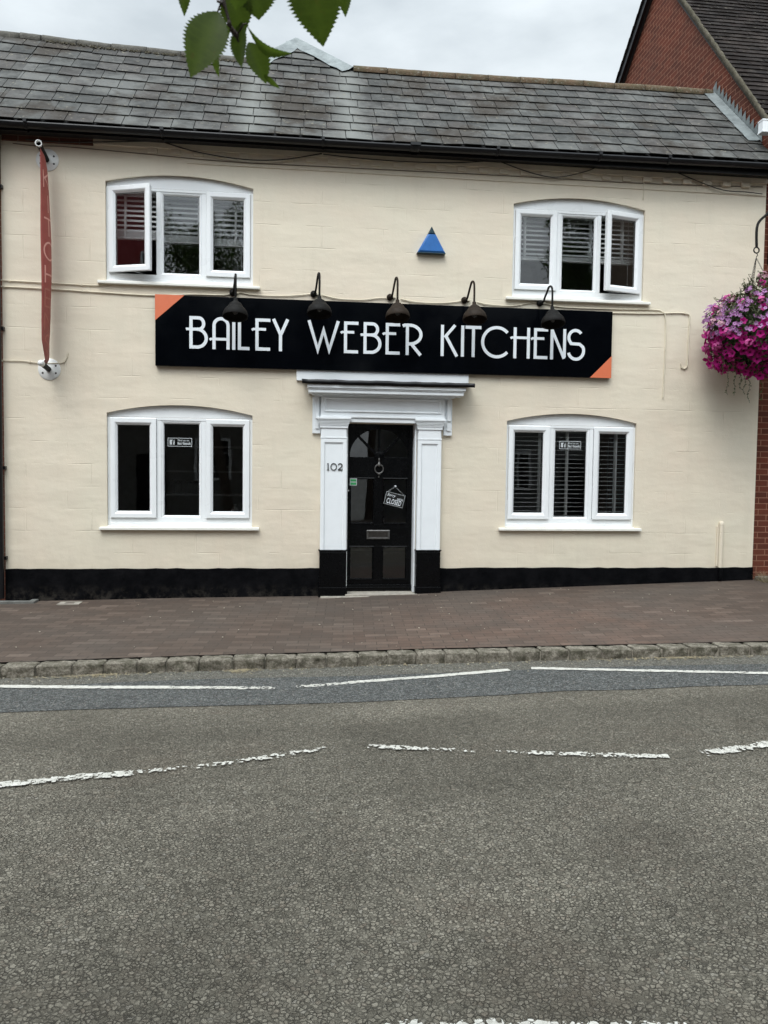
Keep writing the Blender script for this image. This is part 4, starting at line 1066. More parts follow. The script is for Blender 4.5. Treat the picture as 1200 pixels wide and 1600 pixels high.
ordn = ['leftmost of the five black gooseneck lamps over the sign, below the window', 'black gooseneck lamp over the W of the sign', 'middle gooseneck lamp of the five, over the end of WEBER', 'brown faded gooseneck lamp over the T of the sign', 'rightmost of the five gooseneck lamps, at the upper right window sill']
for i, (mo, sh, apx, mt_) in enumerate((((364, 458), (368, 488), (370, 431), M['black_iron']), ((490, 460), (499, 484), (500, 429), M['black_iron']), ((609, 465), (621, 490), (621, 436), M['brown_iron']), ((725, 469.5), (741, 493), (742, 442), M['brown_iron']), ((843, 474), (863, 500), (864, 449.5), M['black_iron']))):
    lamp(i, mo, sh, apx, ordn[i], mt_)

# ------------------------------------------------------------------ alarm box
ab = empty('alarm_box', (1.61, 0, 4.17), 0, 'blue triangular alarm box high on the wall above the sign', 'alarm')
def tri(x0, x1, z0, z1, y0, y1, inset, mat, name, cutlo=0.0, cuthi=1.0):
    m = MB(); cx_ = (x0+x1)/2
    def pt(f, side, ins, y):
        z = lerp(z0, z1, f); hw = (x1-x0)/2*(1-f)
        return Vector((cx_+side*max(.004, hw-ins*1.3), y, z+(ins if f == cutlo else -ins if f == cuthi == 1.0 else 0)))
    bk = [pt(cutlo, -1, 0, y1), pt(cutlo, 1, 0, y1), pt(cuthi, 1, 0, y1), pt(cuthi, -1, 0, y1)]
    md = [pt(cutlo, -1, 0, y0+.012), pt(cutlo, 1, 0, y0+.012), pt(cuthi, 1, 0, y0+.012), pt(cuthi, -1, 0, y0+.012)]
    fr = [pt(cutlo, -1, inset, y0), pt(cutlo, 1, inset, y0), pt(cuthi, 1, inset, y0), pt(cuthi, -1, inset, y0)]
    A = [m.vert(p) for p in bk]; B = [m.vert(p) for p in md]; C_ = [m.vert(p) for p in fr]
    for p, q in ((A, B), (B, C_)):
        for k in range(4): m.face((p[k], p[(k+1) % 4], q[(k+1) % 4], q[k]))
    m.face(C_); m.face(A[::-1]); return m.build(name, mat, ab, .003, normals=True)
tri(1.440, 1.782, 4.172, 4.480, -.075, -.0, .018, M['alarm'], 'cover', 0.0, .70)
tri(1.443, 1.779, 4.172, 4.480, -.072, -.0, .014, M['alarm_cap'], 'strobe', .705, 1.0)
m = MB(); m.box(1.436, 1.786, -.070, -.0, 4.160, 4.171); m.build('base_strip', M['alarm_cap'], ab, .003)

# ------------------------------------------------------------------ projecting banner
bn = empty('wall_banner', (-2.86, 0, 2.60), 0, 'narrow red hanging banner projecting from the wall at the left end', 'banner')
def arm(zb, zt, drop, name):
    m = MB(); m.lathe([(0, -.010), (.122, -.010), (.126, -.006), (.126, 0)], Matrix.Translation((-2.862, 0, zb)) @ Matrix.Rotation(R(-90), 4, 'X'), 32)
    pl = m.build('wall_plate', M['white_metal'], bn, normals=True)
    for a in (30, 150, 210, 330):
        m = MB(); m.lathe([(0, -.006), (.010, -.005), (.012, 0)], Matrix.Translation((-2.862+.085*math.cos(R(a)), -.0105, zb+.085*math.sin(R(a)))) @ Matrix.Rotation(R(-90), 4, 'X'), 8); m.build('bolt', M['cable_dark'], pl, normals=True)
    tip = Vector((-2.822, -.43, zt)); a = Vector((-2.868, -.01, zb))
    m = MB(); m.tube([a, tip], .030, 14, caps=False)
    m.build('arm', M['black_iron'], bn)
    d = (tip-a).normalized(); q = d.to_track_quat('Z', 'Y').to_matrix().to_4x4()
    m = MB()
    if name == 'top': m.lathe([(.032, -.02), (.036, 0), (.036, .016), (.029, .016), (.027, -.02)], Matrix.Translation(tip) @ q, 18)
    else: m.lathe([(.034, -.05), (.036, -.01), (.030, .016), (.018, .026), (0, .028)], Matrix.Translation(tip) @ q, 18)
    m.build('end_cap', M['white_metal'], bn)
    return tip
arm(5.035, 5.045, 0, 'top'); arm(2.652, 2.668, 0, 'bottom')
def bpoint(u, s):      # u 0 wall edge..1 tip edge, s 0 bottom..1 top
    z = lerp(2.70, 5.02, s); y = lerp(-.075, -.415, u)
    b = math.sin(s*PI)**.42; x = lerp(-2.868, -2.815, u)+b*.082*math.sin(min(1, u*1.02)*PI)**.9 + .020*(1-u)*math.sin(s*5+1)*0
    if s < .10: y = lerp(-.30+.0*u, y, s/.10) if u > .5 else lerp(-.16, y, s/.10)
    if s > .93:
        k = (s-.93)/.07; y = lerp(y, lerp(-.16, -.40, u), k*.8)
    x += .0025*math.sin(s*13+u*3)
    return Vector((x, y, z))
m = MB(); NU, NS = 12, 60
g_ = [[m.vert(bpoint(i/NU, j/NS)) for i in range(NU+1)] for j in range(NS+1)]
for a, b in zip(g_, g_[1:]):
    for k in range(NU): m.face((a[k], a[k+1], b[k+1], b[k]), True)
cl = m.build('cloth', M['banner'], bn)
sm = cl.modifiers.new('thick', 'SOLIDIFY'); sm.thickness = .003
# banner lettering follows the cloth
def banner_stroke(m, pts, w=.020):
    V2 = [Vector(p) for p in pts]
    dense = []
    for a, b in zip(V2, V2[1:]):
        n = max(2, int((b-a).length/.02))
        for k in range(n): dense.append(a.lerp(b, k/n))
    dense.append(V2[-1]); prev = None
    for i, p in enumerate(dense):
        a = dense[max(i-1, 0)]; b = dense[min(i+1, len(dense)-1)]; d = (b-a).normalized(); nn = Vector((-d.y, d.x))*w/2; row = []
        for q in (p+nn, p-nn):
            u = 1-(q.x*.8/.34+.5)+.17; s = (q.y-2.70)/2.32; c = bpoint(min(.98, max(.02, u)), s); c.x += .0045; row.append(m.vert(c))
        if prev: m.face((prev[0], prev[1], row[1], row[0]), True)
        prev = row
lt = [('K', 4.70), ('I', 4.44), ('T', 4.18), ('C', 3.92), ('H', 3.66), ('E', 3.40), ('N', 3.14), ('S', 2.90)]
for ch, zc_ in lt:
    m = MB(); a, b = zc_-.095, zc_+.095; l, rr_ = -.085, .085
    SH = {'K': [[(l, a), (l, b)], [(rr_, b), (l, zc_)], [(l+.02, zc_+.02), (rr_, a)]], 'I': [[(0, a), (0, b)]], 'T': [[(l, b), (rr_, b)], [(0, b), (0, a)]],
          'C': [arcpts(0, zc_, .095, .095, 45, 315, 16)], 'H': [[(l, a), (l, b)], [(rr_, a), (rr_, b)], [(l, zc_), (rr_, zc_)]], 'E': [[(rr_, b), (l, b), (l, a), (rr_, a)], [(l, zc_), (rr_*.6, zc_)]],
          'N': [[(l, a), (l, b), (rr_, a), (rr_, b)]], 'S': [arcpts(0, zc_+.045, .06, .048, 30, 200, 8)+[(0, zc_)]+arcpts(0, zc_-.045, .06, .048, 20, -160, 8)]}[ch]
    for st_ in SH: banner_stroke(m, st_)
    m.build('letter', M['banner_letter' if ch in 'KITCH' else 'banner_letter_faded'], cl)

# ------------------------------------------------------------------ small signs and numerals
hn = empty('house_number', (.455, -.084, 1.56), 0, 'black house number on the white pilaster left of the door', 'number')
def seg(name, fn):
    m = MB(); fn(m); m.build(name, M['letter_dark'], hn)
zb0, zt0 = 1.520, 1.606; yN = -.084
def st2(m, pts, w=.013): stroke(m, pts, w, yN)
seg('digit', lambda m: (st2(m, [(.382, zb0), (.382, zt0)]), st2(m, [(.370, zt0-.012), (.382, zt0-.004)], .007), st2(m, [(.368, zb0+.003), (.396, zb0+.003)], .007)))
seg('digit', lambda m: st2(m, arcpts(.450, (zb0+zt0)/2, .034, .040, 0, 360, 24), .010))
seg('digit', lambda m: (st2(m, arcpts(.528, zt0-.026, .024, .022, 165, -35, 12)+[(.506, zb0+.008)], .011), st2(m, [(.500, zb0+.006), (.556, zb0+.006)], .012), st2(m, [(.554, zb0+.006), (.557, zb0+.022)], .006)))

cs = empty('closed_sign', (1.222, YD-.012, 1.33), 0, 'tilted black card hanging in the door glass reading CLOSED', 'sign')
RC = Matrix.Translation((1.222, YD-.012, 1.165)) @ Matrix.Rotation(R(14), 4, 'Y')
m = MB(); m.box(-.125, .125, -.0015, .0015, -.082, .082, RC); m.build('card', M['black_card'], cs)
m = MB(); m.ring(-.121, .121, -.078, .078, [(0, -.0025), (.0035, -.0025), (.0035, -.0018), (0, -.0018), (0, -.0025)], RC); m.build('border', M['sticker'], cs)
tm = lambda x, z, sx=1, sz=1, sl=0.0: RC @ Matrix.Translation((x, -.0030, z)) @ Matrix.Rotation(R(90), 4, 'X') @ Matrix(((sx, sl, 0, 0), (0, sz, 0, 0), (0, 0, 1, 0), (0, 0, 0, 1)))
text_mesh('lettering', 'CLOSED', M['letter'], cs, tm(0, -.034, .72, 1.35), .066, .001, spacing=1.1, bold=.0006)
text_mesh('lettering', 'Sorry', M['letter'], cs, tm(-.050, .044, .95, 1.0, .35), .050, .001)
text_mesh('lettering', "WE'RE", M['letter'], cs, tm(.068, .014, .8, 1), .034, .001)
m = MB(); hp = Vector((1.232, YD-.008, 1.325))
for sx in (-.105, .105):
    m.tube([RC @ Vector((sx, 0, .08)), hp], .0016, 5)
m.lathe([(0, -.012), (.012, -.008), (.015, 0), (.010, .004), (0, .004)], Matrix.Translation((hp.x, hp.y, hp.z+.004)) @ Matrix.Rotation(R(-90), 4, 'X'), 12)
m.build('hanger', M['sticker'], cs)
gs = empty('door_sticker', (.705, YD-.010, 1.378), 0, 'small square green and white sticker on the black door', 'sticker')
m = MB(); m.box(.662, .748, YD-.0125, YD-.0100, 1.336, 1.422); m.build('backing', M['sticker'], gs)
m = MB(); m.box(.670, .740, YD-.0140, YD-.0127, 1.344, 1.373); m.box(.670, .740, YD-.0140, YD-.0127, 1.386, 1.414); m.build('green_band', M['green'], gs)

def find_sticker(cx_, cz_, label, y):
    t = empty('window_sticker', (cx_, y, cz_), 0, label, 'sticker', 'social network stickers on the lower windows')
    w2, hh = .142, .051; m = MB()
    m.ring(cx_-w2, cx_+w2, cz_-hh, cz_+hh, [(0, y-.001), (.0055, y-.001), (.0055, y), (0, y), (0, y-.001)]); m.build('border', M['sticker'], t)
    sq = MB(); a = cx_-w2+.022; sq.box(a, a+.058, y-.0012, y, cz_-.029, cz_+.029); sq.build('logo_square', M['sticker'], t)
    text_mesh('logo_letter', 'f', M['black_card'], t, FACE(a+.036, y-.0022, cz_-.004, 0, 1.1, 1), .080, .001, bold=.0018)
    text_mesh('lettering', 'Find us on', M['sticker'], t, FACE(cx_+.042, y-.001, cz_+.022), .032, .001, bold=.0004)
    text_mesh('lettering', 'facebook', M['sticker'], t, FACE(cx_+.050, y-.001, cz_-.014, 0, .92), .046, .001, bold=.0014)
p = W(281, 691, .06); find_sticker(p.x, p.z, 'white outlined sticker on the centre pane of the lower left window', .064)
p = W(891, 695.5, .06); find_sticker(p.x, p.z, 'white outlined sticker on the centre pane of the lower right window', .064)

# ------------------------------------------------------------------ hanging basket
HK = W(1182, 391, -.62); BC = Vector((5.53, -.62, 3.24))
wb = empty('basket_bracket', (6.06, .03, 4.8), 0, 'curved black iron bracket holding the flower basket at the right corner', 'bracket')
m = MB(); ctrl = [Vector((6.07, -.0, 4.92)), Vector((6.02, -.10, 4.93)), Vector((5.86, -.28, 4.88)), Vector((5.66, -.50, 4.70)), Vector((HK.x+.015, -.60, 4.52)), Vector((HK.x, -.62, HK.z+.035))]
Q = []
for a in range(len(ctrl)-1):
    p0, p1, p2, p3 = ctrl[max(a-1, 0)], ctrl[a], ctrl[a+1], ctrl[min(a+2, len(ctrl)-1)]
    for k in range(6): u = k/6; Q.append(.5*((2*p1)+(-p0+p2)*u+(2*p0-5*p1+4*p2-p3)*u*u+(-p0+3*p1-3*p2+p3)*u**3))
Q.append(ctrl[-1]); m.tube(Q, .016, 10)
m.tube([(6.07, .0, 4.3), (6.07, .0, 4.98)], .014, 8); m.tube([(6.07, .0, 4.35), (5.95, -.14, 4.55), (5.84, -.30, 4.86)], .010, 8); m.build('arm', M['black_iron'], wb)
m = MB(); m.tube([(HK.x+math.cos(R(a))*.034, -.62, HK.z+math.sin(R(a))*.034) for a in range(0, 361, 24)], .008, 8, caps=False); m.build('ring', M['black_iron'], wb)
m = MB(); m.box(6.03, 6.11, .005, .058, 4.25, 5.02); m.build('back_plate', M['black_iron'], wb)
hb = empty('hanging_basket', tuple(BC), 0, 'hanging basket overflowing with lilac, magenta and pink flowers', 'flower basket')
m = MB(); m.lathe([(0, -.42), (.12, -.40), (.24, -.30), (.32, -.12), (.345, .05), (.35, .06), (.33, .06), (.30, -.1), (.22, -.28), (0, -.38)], Matrix.Translation(BC), 24); m.build('basket', M['black_iron'], hb)
m = MB(); m.tube([HK+Vector((0, 0, -.03)), HK+Vector((.012, -.01, -.06)), HK+Vector((-.002, 0, -.085))], .005, 6)
m.build('hook', M['black_iron'], hb)
for a in (200, 218, 330, 90):
    m = MB(); e = BC+Vector((math.cos(R(a))*.33, math.sin(R(a))*.33, .08)); s0 = HK+Vector((0, 0, -.09)); n = 46
    for i in range(n):
        p = s0.lerp(e, i/n); q = s0.lerp(e, (i+1.25)/n); sd_ = Vector((.0045, 0, 0)) if i % 2 else Vector((0, .0045, 0))
        m.tube([p-sd_, (p+q)/2-sd_*1.5, q-sd_], .0019, 4, False, False); m.tube([p+sd_, (p+q)/2+sd_*1.5, q+sd_], .0019, 4, False, False)
    m.build('chain', M['black_iron'], hb)
rb = random.Random(21)
def ballpt(r, th, ph):     # lumpy envelope of the planting
    k = 1+.07*math.sin(3*th+1)+.06*math.sin(5*ph+2*th)
    z = math.sin(ph); c = math.cos(ph)
    return BC+Vector((math.cos(th)*c*.60*r*k, math.sin(th)*c*.55*r*k, (z*.50 if z < 0 else z*.54)*r*k+.0))
def flower(m, p, nrm, size, depth, lobes=5, tn=0.0):
    q = nrm.to_track_quat('Z', 'Y'); n = lobes*4; c = m.vert(p-nrm*depth, rad=0.0, tone=tn)
    r1 = [m.vert(p+q @ Vector((math.cos(2*PI*k/n)*size*.42, math.sin(2*PI*k/n)*size*.42, -depth*.35)), rad=.45, tone=tn) for k in range(n)]
    r2 = []
    rot = rb.random()*6
    for k in range(n):
        a = 2*PI*k/n; rr_ = size*(1+.16*math.cos(lobes*a+rot)); r2.append(m.vert(p+q @ Vector((math.cos(a)*rr_, math.sin(a)*rr_, rb.uniform(-.12, .12)*size)), rad=1.0, tone=tn))
    for k in range(n):
        j = (k+1) % n; m.face((c, r1[k], r1[j]), True); m.face((r1[k], r2[k], r2[j], r1[j]), True)
def leafquad(m, p, d, n_, L, wd, tn=0.0):
    s_ = d.cross(n_).normalized()*wd/2
    a = m.vert(p, tone=tn); b1 = m.vert(p+d*L*.45+s_+n_*wd*.15, tone=tn); b2 = m.vert(p+d*L*.45-s_+n_*wd*.15, tone=tn); c = m.vert(p+d*L-n_*L*.15, tone=tn); e = m.vert(p+d*L*.5, tone=tn)
    m.face((a, b1, e)); m.face((e, b1, c)); m.face((a, e, b2)); m.face((e, c, b2))
fol = MB(); li = MB(); ma = MB(); pk = MB(); bl_ = MB()
soil = MB(); NSx, NSy = 28, 16
_g = [[soil.vert(ballpt(.74, 2*PI*i/NSx, lerp(-PI/2, PI/2, j/NSy))) for i in range(NSx)] for j in range(NSy+1)]
for a, b in zip(_g, _g[1:]):
    for k in range(NSx): soil.face((a[k], a[(k+1) % NSx], b[(k+1) % NSx], b[k]), True)
tag(soil.build('dense_greenery', M['basket_leaf'], hb), kind='stuff')
for i in range(9000):
    th = rb.uniform(0, 2*PI); ph = math.asin(rb.uniform(-1, .95)); p = ballpt(rb.uniform(.68, .97), th, ph); nr = (p-BC).normalized()
    d = (nr+Vector((rb.uniform(-1, 1), rb.uniform(-1, 1), rb.uniform(-1, .5)))).normalized()
    leafquad(fol, p, d, nr, rb.uniform(.03, .06), rb.uniform(.014, .028), rb.random()**3)
def scatter(m, n, cond, sz, dep, lob=5, rr_=(.92, 1.05), face=.55, name='', mat=None):
    placed = []; tries = 0; own = 0
    while len(placed) < n and tries < n*60:
        tries += 1; th = rb.uniform(0, 2*PI); ph = math.asin(rb.uniform(-1, .98)); 
        if not cond(th, ph): continue
        p = ballpt(rb.uniform(*rr_), th, ph); s = rb.uniform(*sz)
        if any((p-q).length < s*1.05 for q in placed): continue
        placed.append(p); nr = (p-BC).normalized()
        nr = (nr+Vector((rb.uniform(-face, face), -.35+rb.uniform(-face, face), rb.uniform(-face, face)+.15))).normalized()
        if own < 95 and (p-BC).y < -.22 and p.x < 5.72:
            mo = MB(); flower(mo, p, nr, s, s*dep, lob, rb.random()); mo.build(name, mat, hb); own += 1
        else: flower(m, p, nr, s, s*dep, lob, rb.random())
    return placed
def lilac_zone(th, ph): z = math.sin(ph); return (-.12+.12*math.sin(th*3+.5)) < z < (.86+.1*math.sin(th*4)) and rb.random() < .9
scatter(li, 620, lilac_zone, (.020, .029), .35, 5, (.95, 1.08), name='lilac_flower', mat=M['lilac'])
scatter(ma, 420, lambda th, ph: math.sin(ph) < (-.02+.16*math.sin(th*3+.5)) or rb.random() < .06, (.034, .052), .55, 5, (.88, 1.06), name='magenta_flower', mat=M['magenta'])
def cluster(c, n, rad, m, sz):
    for k in range(n):
        d = Vector((rb.gauss(0, 1), rb.gauss(0, 1), rb.gauss(0, 1))).normalized(); p = c+d*rad; flower(m, p, (d+Vector((0, -.4, 0))).normalized(), sz*rb.uniform(.8, 1.2), sz*.2, 5, rb.random()*.6)
for k in range(44):
    th = rb.uniform(0, 2*PI); z = rb.uniform(-.75, .8); p = ballpt(1.04, th, math.asin(z)); mo = MB(); ispk = z < .5 or rb.random() < .5; cluster(p, 24, .040, mo, .015); mo.build('pink_flower_head' if ispk else 'pale_flower_head', M['pink' if ispk else 'blush'], hb)
for th_, z_ in ((4.3, .97), (4.9, .93), (5.4, .9), (4.6, .80)): mo = MB(); cluster(ballpt(1.10, th_, math.asin(z_)), 30, .055, mo, .017); mo.build('pale_flower_head' if th_ < 4.7 else 'pink_flower_head', M['blush' if th_ < 4.7 else 'pink'], hb)
for th_, z_ in ((3.35, .35), (3.2, .55), (3.45, .1), (3.3, .75), (3.15, .2)): mo = MB(); cluster(ballpt(1.03, th_, math.asin(z_)), 14, .04, mo, .016); mo.build('pale_flower_head', M['blush'], hb)
tag(fol.build('foliage', M['basket_leaf'], hb), kind='stuff'); tag(li.build('lilac_flowers', M['lilac'], hb), kind='stuff'); tag(ma.build('magenta_flowers', M['magenta'], hb), kind='stuff')
df = MB()
for i in range(70):                      # darker, taller begonia-like foliage at the upper left
    th = rb.uniform(2.9, 4.7); ph = rb.uniform(.25, 1.35) if rb.random() < .85 else rb.uniform(0, .3); p = ballpt(.93, th, ph); up = Vector((rb.uniform(-.5, .15), rb.uniform(-.4, .2), rb.uniform(.3, 1))).normalized()
    L = rb.uniform(.06, .20); df.tube([p, p+up*L*.6, p+up*L+Vector((-.02, 0, 0))], .003, 4)
    for k in range(rb.randint(4, 8)):
        q = p+up*L*rb.uniform(.3, 1.0); d = Vector((rb.uniform(-1, 1), rb.uniform(-1, .6), rb.uniform(-.9, .5))).normalized()
        leafquad(df, q, d, Vector((0, -.4, 1)).normalized(), rb.uniform(.05, .09), rb.uniform(.022, .04), rb.random()**2)
df.build('dark_foliage', M['dark_foliage'], hb)
tr_ = MB()
for px, py, Lz in ((1138, 570, .36), (1149, 575, .33), (1164, 578, .30), (1171, 580, .38), (1190, 588, .30), (1130, 560, .18), (1158, 580, .22)):
    p = W(px, py, -.66); n = 9; pts = [p+Vector((.012*math.sin(k*1.3+px), .01*math.cos(k), -Lz*k/n)) for k in range(n+1)]
    tr_.tube([p+Vector((0, 0, .10))]+pts, .0022, 4)
    for q in pts[:-1]:
        for k in range(3):
            d = Vector((rb.uniform(-1, 1), rb.uniform(-1, 1), rb.uniform(-1, .2))).normalized(); leafquad(tr_, q+Vector((0, 0, rb.uniform(-.02, .02))), d, Vector((0, -1, 0)), rb.uniform(.015, .026), .012, rb.random())
tr_.build('trailing_stems', M['basket_leaf'], hb)

# ------------------------------------------------------------------ neighbours
nb = empty('brick_house', (7.5, .06, .1), 0, 'tall red brick house with steep mossy tiled gable at the right', 'building')
GX = 5.955
AY, AZ = 3.18, 9.86     # gable apex
def fr_z(y): return 6.31+1.22*(y-.24)
m = MB(); th_ = .30
gp = [(.06, -.2), (.06, fr_z(.06)-.04), (AY, AZ-.02), (6.9, AZ-.80*(6.9-AY)), (6.9, -.2)]
m.prism([(GX, y, z) for y, z in gp], (th_, 0, 0)); m.build('gable_wall', M['brick'], nb, normals=True)
curve_mesh('front_wall', [[(GX+.30, -.2), (12.5, -.2), (12.5, 6.05), (GX+.30, 6.05)], opening(7.6, 3.72, 1.03), opening(7.6, .95, 1.23)], M['brick'], nb, .062, .28)
window_off = []
def nwindow(x0, z0, h):
    win = MB(); win.ring(x0, x0+WW, z0, z0+h, [(0, .20), (0, .13), (.05, .13), (.06, .15), (.06, .2)]); win.box(x0+.56, x0+.61, .132, .19, z0+.06, z0+h-.06); win.box(x0+1.08, x0+1.13, .132, .19, z0+.06, z0+h-.06)
    w1 = win.build('window', M['upvc'], nb, .003)
    m = MB(); m.box(x0+.05, x0+WW-.05, .16, .166, z0+.05, z0+h-.05); m.build('pane', M['glass'], w1)
    m = MB(); m.box(x0-.05, x0+WW+.05, .0, .15, z0-.06, z0-.005); m.build('sill', M['cream_sill'], w1, .005)
    m = MB(); top = arch(x0+.004, x0+WW-.004, z0+h+.04, .102); m.prism([(a, .14, b) for a, b in [(x0+.004, z0+h+.003)]+top+[(x0+WW-.004, z0+h+.003)]], (0, .04, 0)); m.build('head_panel', M['upvc'], w1, normals=True)
nwindow(7.6, 3.72, 1.03); nwindow(7.6, .95, 1.23)
boxes('rear_wall', M['brick'], nb, [(GX+.30, 12.5, 6.6, 6.9, -.2, 6.8), (12.5, 12.8, .06, 6.9, -.2, 6.05)])
boxes('interior_shell', M['room'], nb, [(GX+.30, 12.5, .35, 6.6, 2.7, 2.9), (GX+.30, 12.5, 3.0, 3.1, -.2, 6.0)])
m = MB(); r = random.Random(14)
sl = math.atan(1.22); NRo = 44; nrm = Vector((0, -math.sin(sl), math.cos(sl)))
Lr = math.hypot(AY+.34, (AY+.34)*1.22)
def ntile(x, t_, lift): y = -.34+(AY+.34)*t_; return Vector((x, y, fr_z(y)+.03))+nrm*lift
for j in range(NRo):
    x = GX-.045+(.0825 if j % 2 else 0)-.165
    while x < 12.9:
        a = max(x+.002, GX-.045); b = x+.163
        if b-a > .03:
            lf = r.uniform(0, .006); t0, t1 = j/NRo, min(1, (j+1.5)/NRo)
            q = [ntile(a, t0, .022+lf), ntile(b, t0, .022+r.uniform(0, .006)), ntile(b, t1, .004), ntile(a, t1, .004)]; up = [p+nrm*.012 for p in q]
            ids = [m.vert(p) for p in q]+[m.vert(p) for p in up]; tn, hu = r.random(), r.random()**2
            for f in ((4, 5, 6, 7), (0, 1, 5, 4), (1, 2, 6, 5), (3, 0, 4, 7)): m.face([ids[i] for i in f], tone=tn, hue=hu)
        x += .165
nr_ = m.build('roof', M['tile'], nb)
m = MB(); m.prism([(GX-.04, -.30, fr_z(-.30)+.015), (GX-.04, AY, AZ+.02), (GX-.04, 7.2, AZ-.80*(7.2-AY)+.02), (GX-.04, 7.2, AZ-.80*(7.2-AY)-.10), (GX-.04, AY, AZ-.06), (GX-.04, -.30, fr_z(-.30)-.04)], (7.0, 0, 0)); m.build('roof_deck', M['gasket'], nr_, normals=True)
m = MB(); n = 60; rows = []      # mossy mortar verge on the front slope, black barge board behind
for i in range(n+1):
    t_ = i/n; p = ntile(GX-.05, t_, 0); w_ = r.uniform(-.006, .006)
    rows.append([m.vert(p+nrm*(.036+w_)+Vector((.018, 0, 0))), m.vert(p+nrm*(.036+w_)+Vector((-.004, 0, 0))), m.vert(p+nrm*(.012+w_)+Vector((-.012+w_*.5, 0, 0))), m.vert(p+nrm*(-.040+w_)+Vector((.0, 0, 0))), m.vert(p+nrm*(-.045)+Vector((.05, 0, 0)))])
for a, b in zip(rows, rows[1:]):
    for k in range(4): m.face((a[k], a[k+1], b[k+1], b[k]), True)
m.build('verge', M['verge'], nr_)
m = MB(); bz = lambda y: AZ-.80*(y-AY); m.prism([(GX-.10, AY-.1, bz(AY-.1)+.10), (GX-.10, 7.2, bz(7.2)+.10), (GX-.10, 7.2, bz(7.2)-.06), (GX-.10, AY-.1, bz(AY-.1)-.06)], (.10, 0, 0)); m.build('barge_board', M['black_plastic'], nr_, normals=True)
m = MB()
for j in range(26):
    y0 = AY+.15*j; y1 = y0+.17; m.prism([(GX-.13, y0, bz(y0)+.115), (GX-.13, y1, bz(y1)+.09), (GX-.13, y1, bz(y1)+.105), (GX-.13, y0, bz(y0)+.13)], (.25, 0, 0), tone=r.random(), hue=.3)
m.build('rear_tiles', M['tile'], nr_, normals=True)
m = MB(); p = W(1190, 184, -.15); m.box(5.79, 6.6, -.12, -.02, p.z-.15, p.z-.0); m.box(5.785, 6.6, -.125, -.015, p.z-.155, p.z-.135); m.box(5.785, 6.6, -.125, -.015, p.z-.012, p.z+.006)
m.build('eaves_box', M['upvc'], nb, .003)
m = MB(); zE = fr_z(-.34); m.tube([(GX+.0, -.40, zE-.03), (12.8, -.40, zE-.03)], .055, 12); m.build('gutter', M['black_plastic'], nb)
boxes('corner_pier', M['brick'], nb, [(5.952, 6.25, -.0, .062, 5.46, 5.95)])
boxes('entrance_step', M['dark_concrete'], nb, [(6.02, 6.9, -.12, .06, .08, .20)], .01)

lh = empty('terraced_house', (-6, 0, -.1), 0, 'dark brick house adjoining the shop at the far left edge', 'building')
boxes('wall', M['oldbrick'], lh, [(-9.5, XL-.09, .03, .28, -.4, 5.42), (XL-.09, XL-.005, .06, .28, -.4, 5.42), (-9.5, -9.3, .28, 5.4, -.4, 5.42), (-9.5, XL-.01, 5.2, 5.4, -.4, 5.42)])
slates('roof', -9.5, XL-.004, lh, 11)
deck(-9.5, XL-.01, lh, 'roof_deck')
ridge_tiles(-9.5, XL-.01, .45, M['ridge_grey'], lh, 6, .02, .075)
g2, _ = gutter(-9.5, XL-.03, lh)
m = MB(); pz = W(6, 212, -.2)
m.box(-3.62, -3.355, -.33, -.05, 5.13, 5.36); m.prism([(-3.60, -.30, 5.13), (-3.37, -.30, 5.13), (-3.42, -.22, 4.98), (-3.50, -.22, 4.98)], (0, .18, 0)); m.build('hopper', M['black_plastic'], lh, .02, normals=True)
m = MB(); m.box(-6.9, -5.4, .0, .03, .9, 2.2); wv = m.build('window', M['upvc'], lh, .005); m = MB(); m.box(-6.82, -5.48, -.003, .0, .98, 2.12); m.build('pane', M['black_gloss'], wv)
m = MB(); m.lathe([(0, -.05), (.035, -.045), (.045, 0)], Matrix.Translation((W(0, 253).x-.01, 0, W(0, 253).z)) @ Matrix.Rotation(R(-90), 4, 'X'), 12)

# ------------------------------------------------------------------ pavement details
gk = MB(); a = onground(-30, 942, pave_z); 
gk.box(-3.9, -3.00, -.19, -.125, -.10, pave_z(-3.1, -.16)+.028); gk.box(-3.075, -3.00, -.125, -.025, -.10, pave_z(-3.1, -.16)+.028)
o = gk.build('gully_edging', M['dark_concrete'], None, .006); tag(o, 'grey concrete edging of the gully in the left corner of the pavement', 'drain edging')
c = W(108, 943, -.13); cx0 = onground(109, 943, pave_z)
cv = empty('stopcock_cover', (cx0.x, cx0.y, cx0.z), 0, 'small pale square access cover let into the pavement near the left corner', 'cover')
z = pave_z(cx0.x, cx0.y); m = MB(); m.ring(cx0.x-.125, cx0.x+.125, 0, 1, [(0, 0)]) if False else None
m = MB(); X0, Y0 = cx0.x, min(cx0.y, -.11)
for b_ in ((X0-.12, X0+.12, Y0-.085, Y0-.045), (X0-.12, X0+.12, Y0+.045, Y0+.085), (X0-.12, X0-.055, Y0-.045, Y0+.045), (X0+.055, X0+.12, Y0-.045, Y0+.045)): m.box(*b_, z-.02, z+.008)
m.build('rim', M['concrete'], cv); m = MB(); m.box(X0-.0545, X0+.0545, Y0-.0445, Y0+.0445, z-.02, z+.006); m.build('lid', M['steel_cover'], cv)
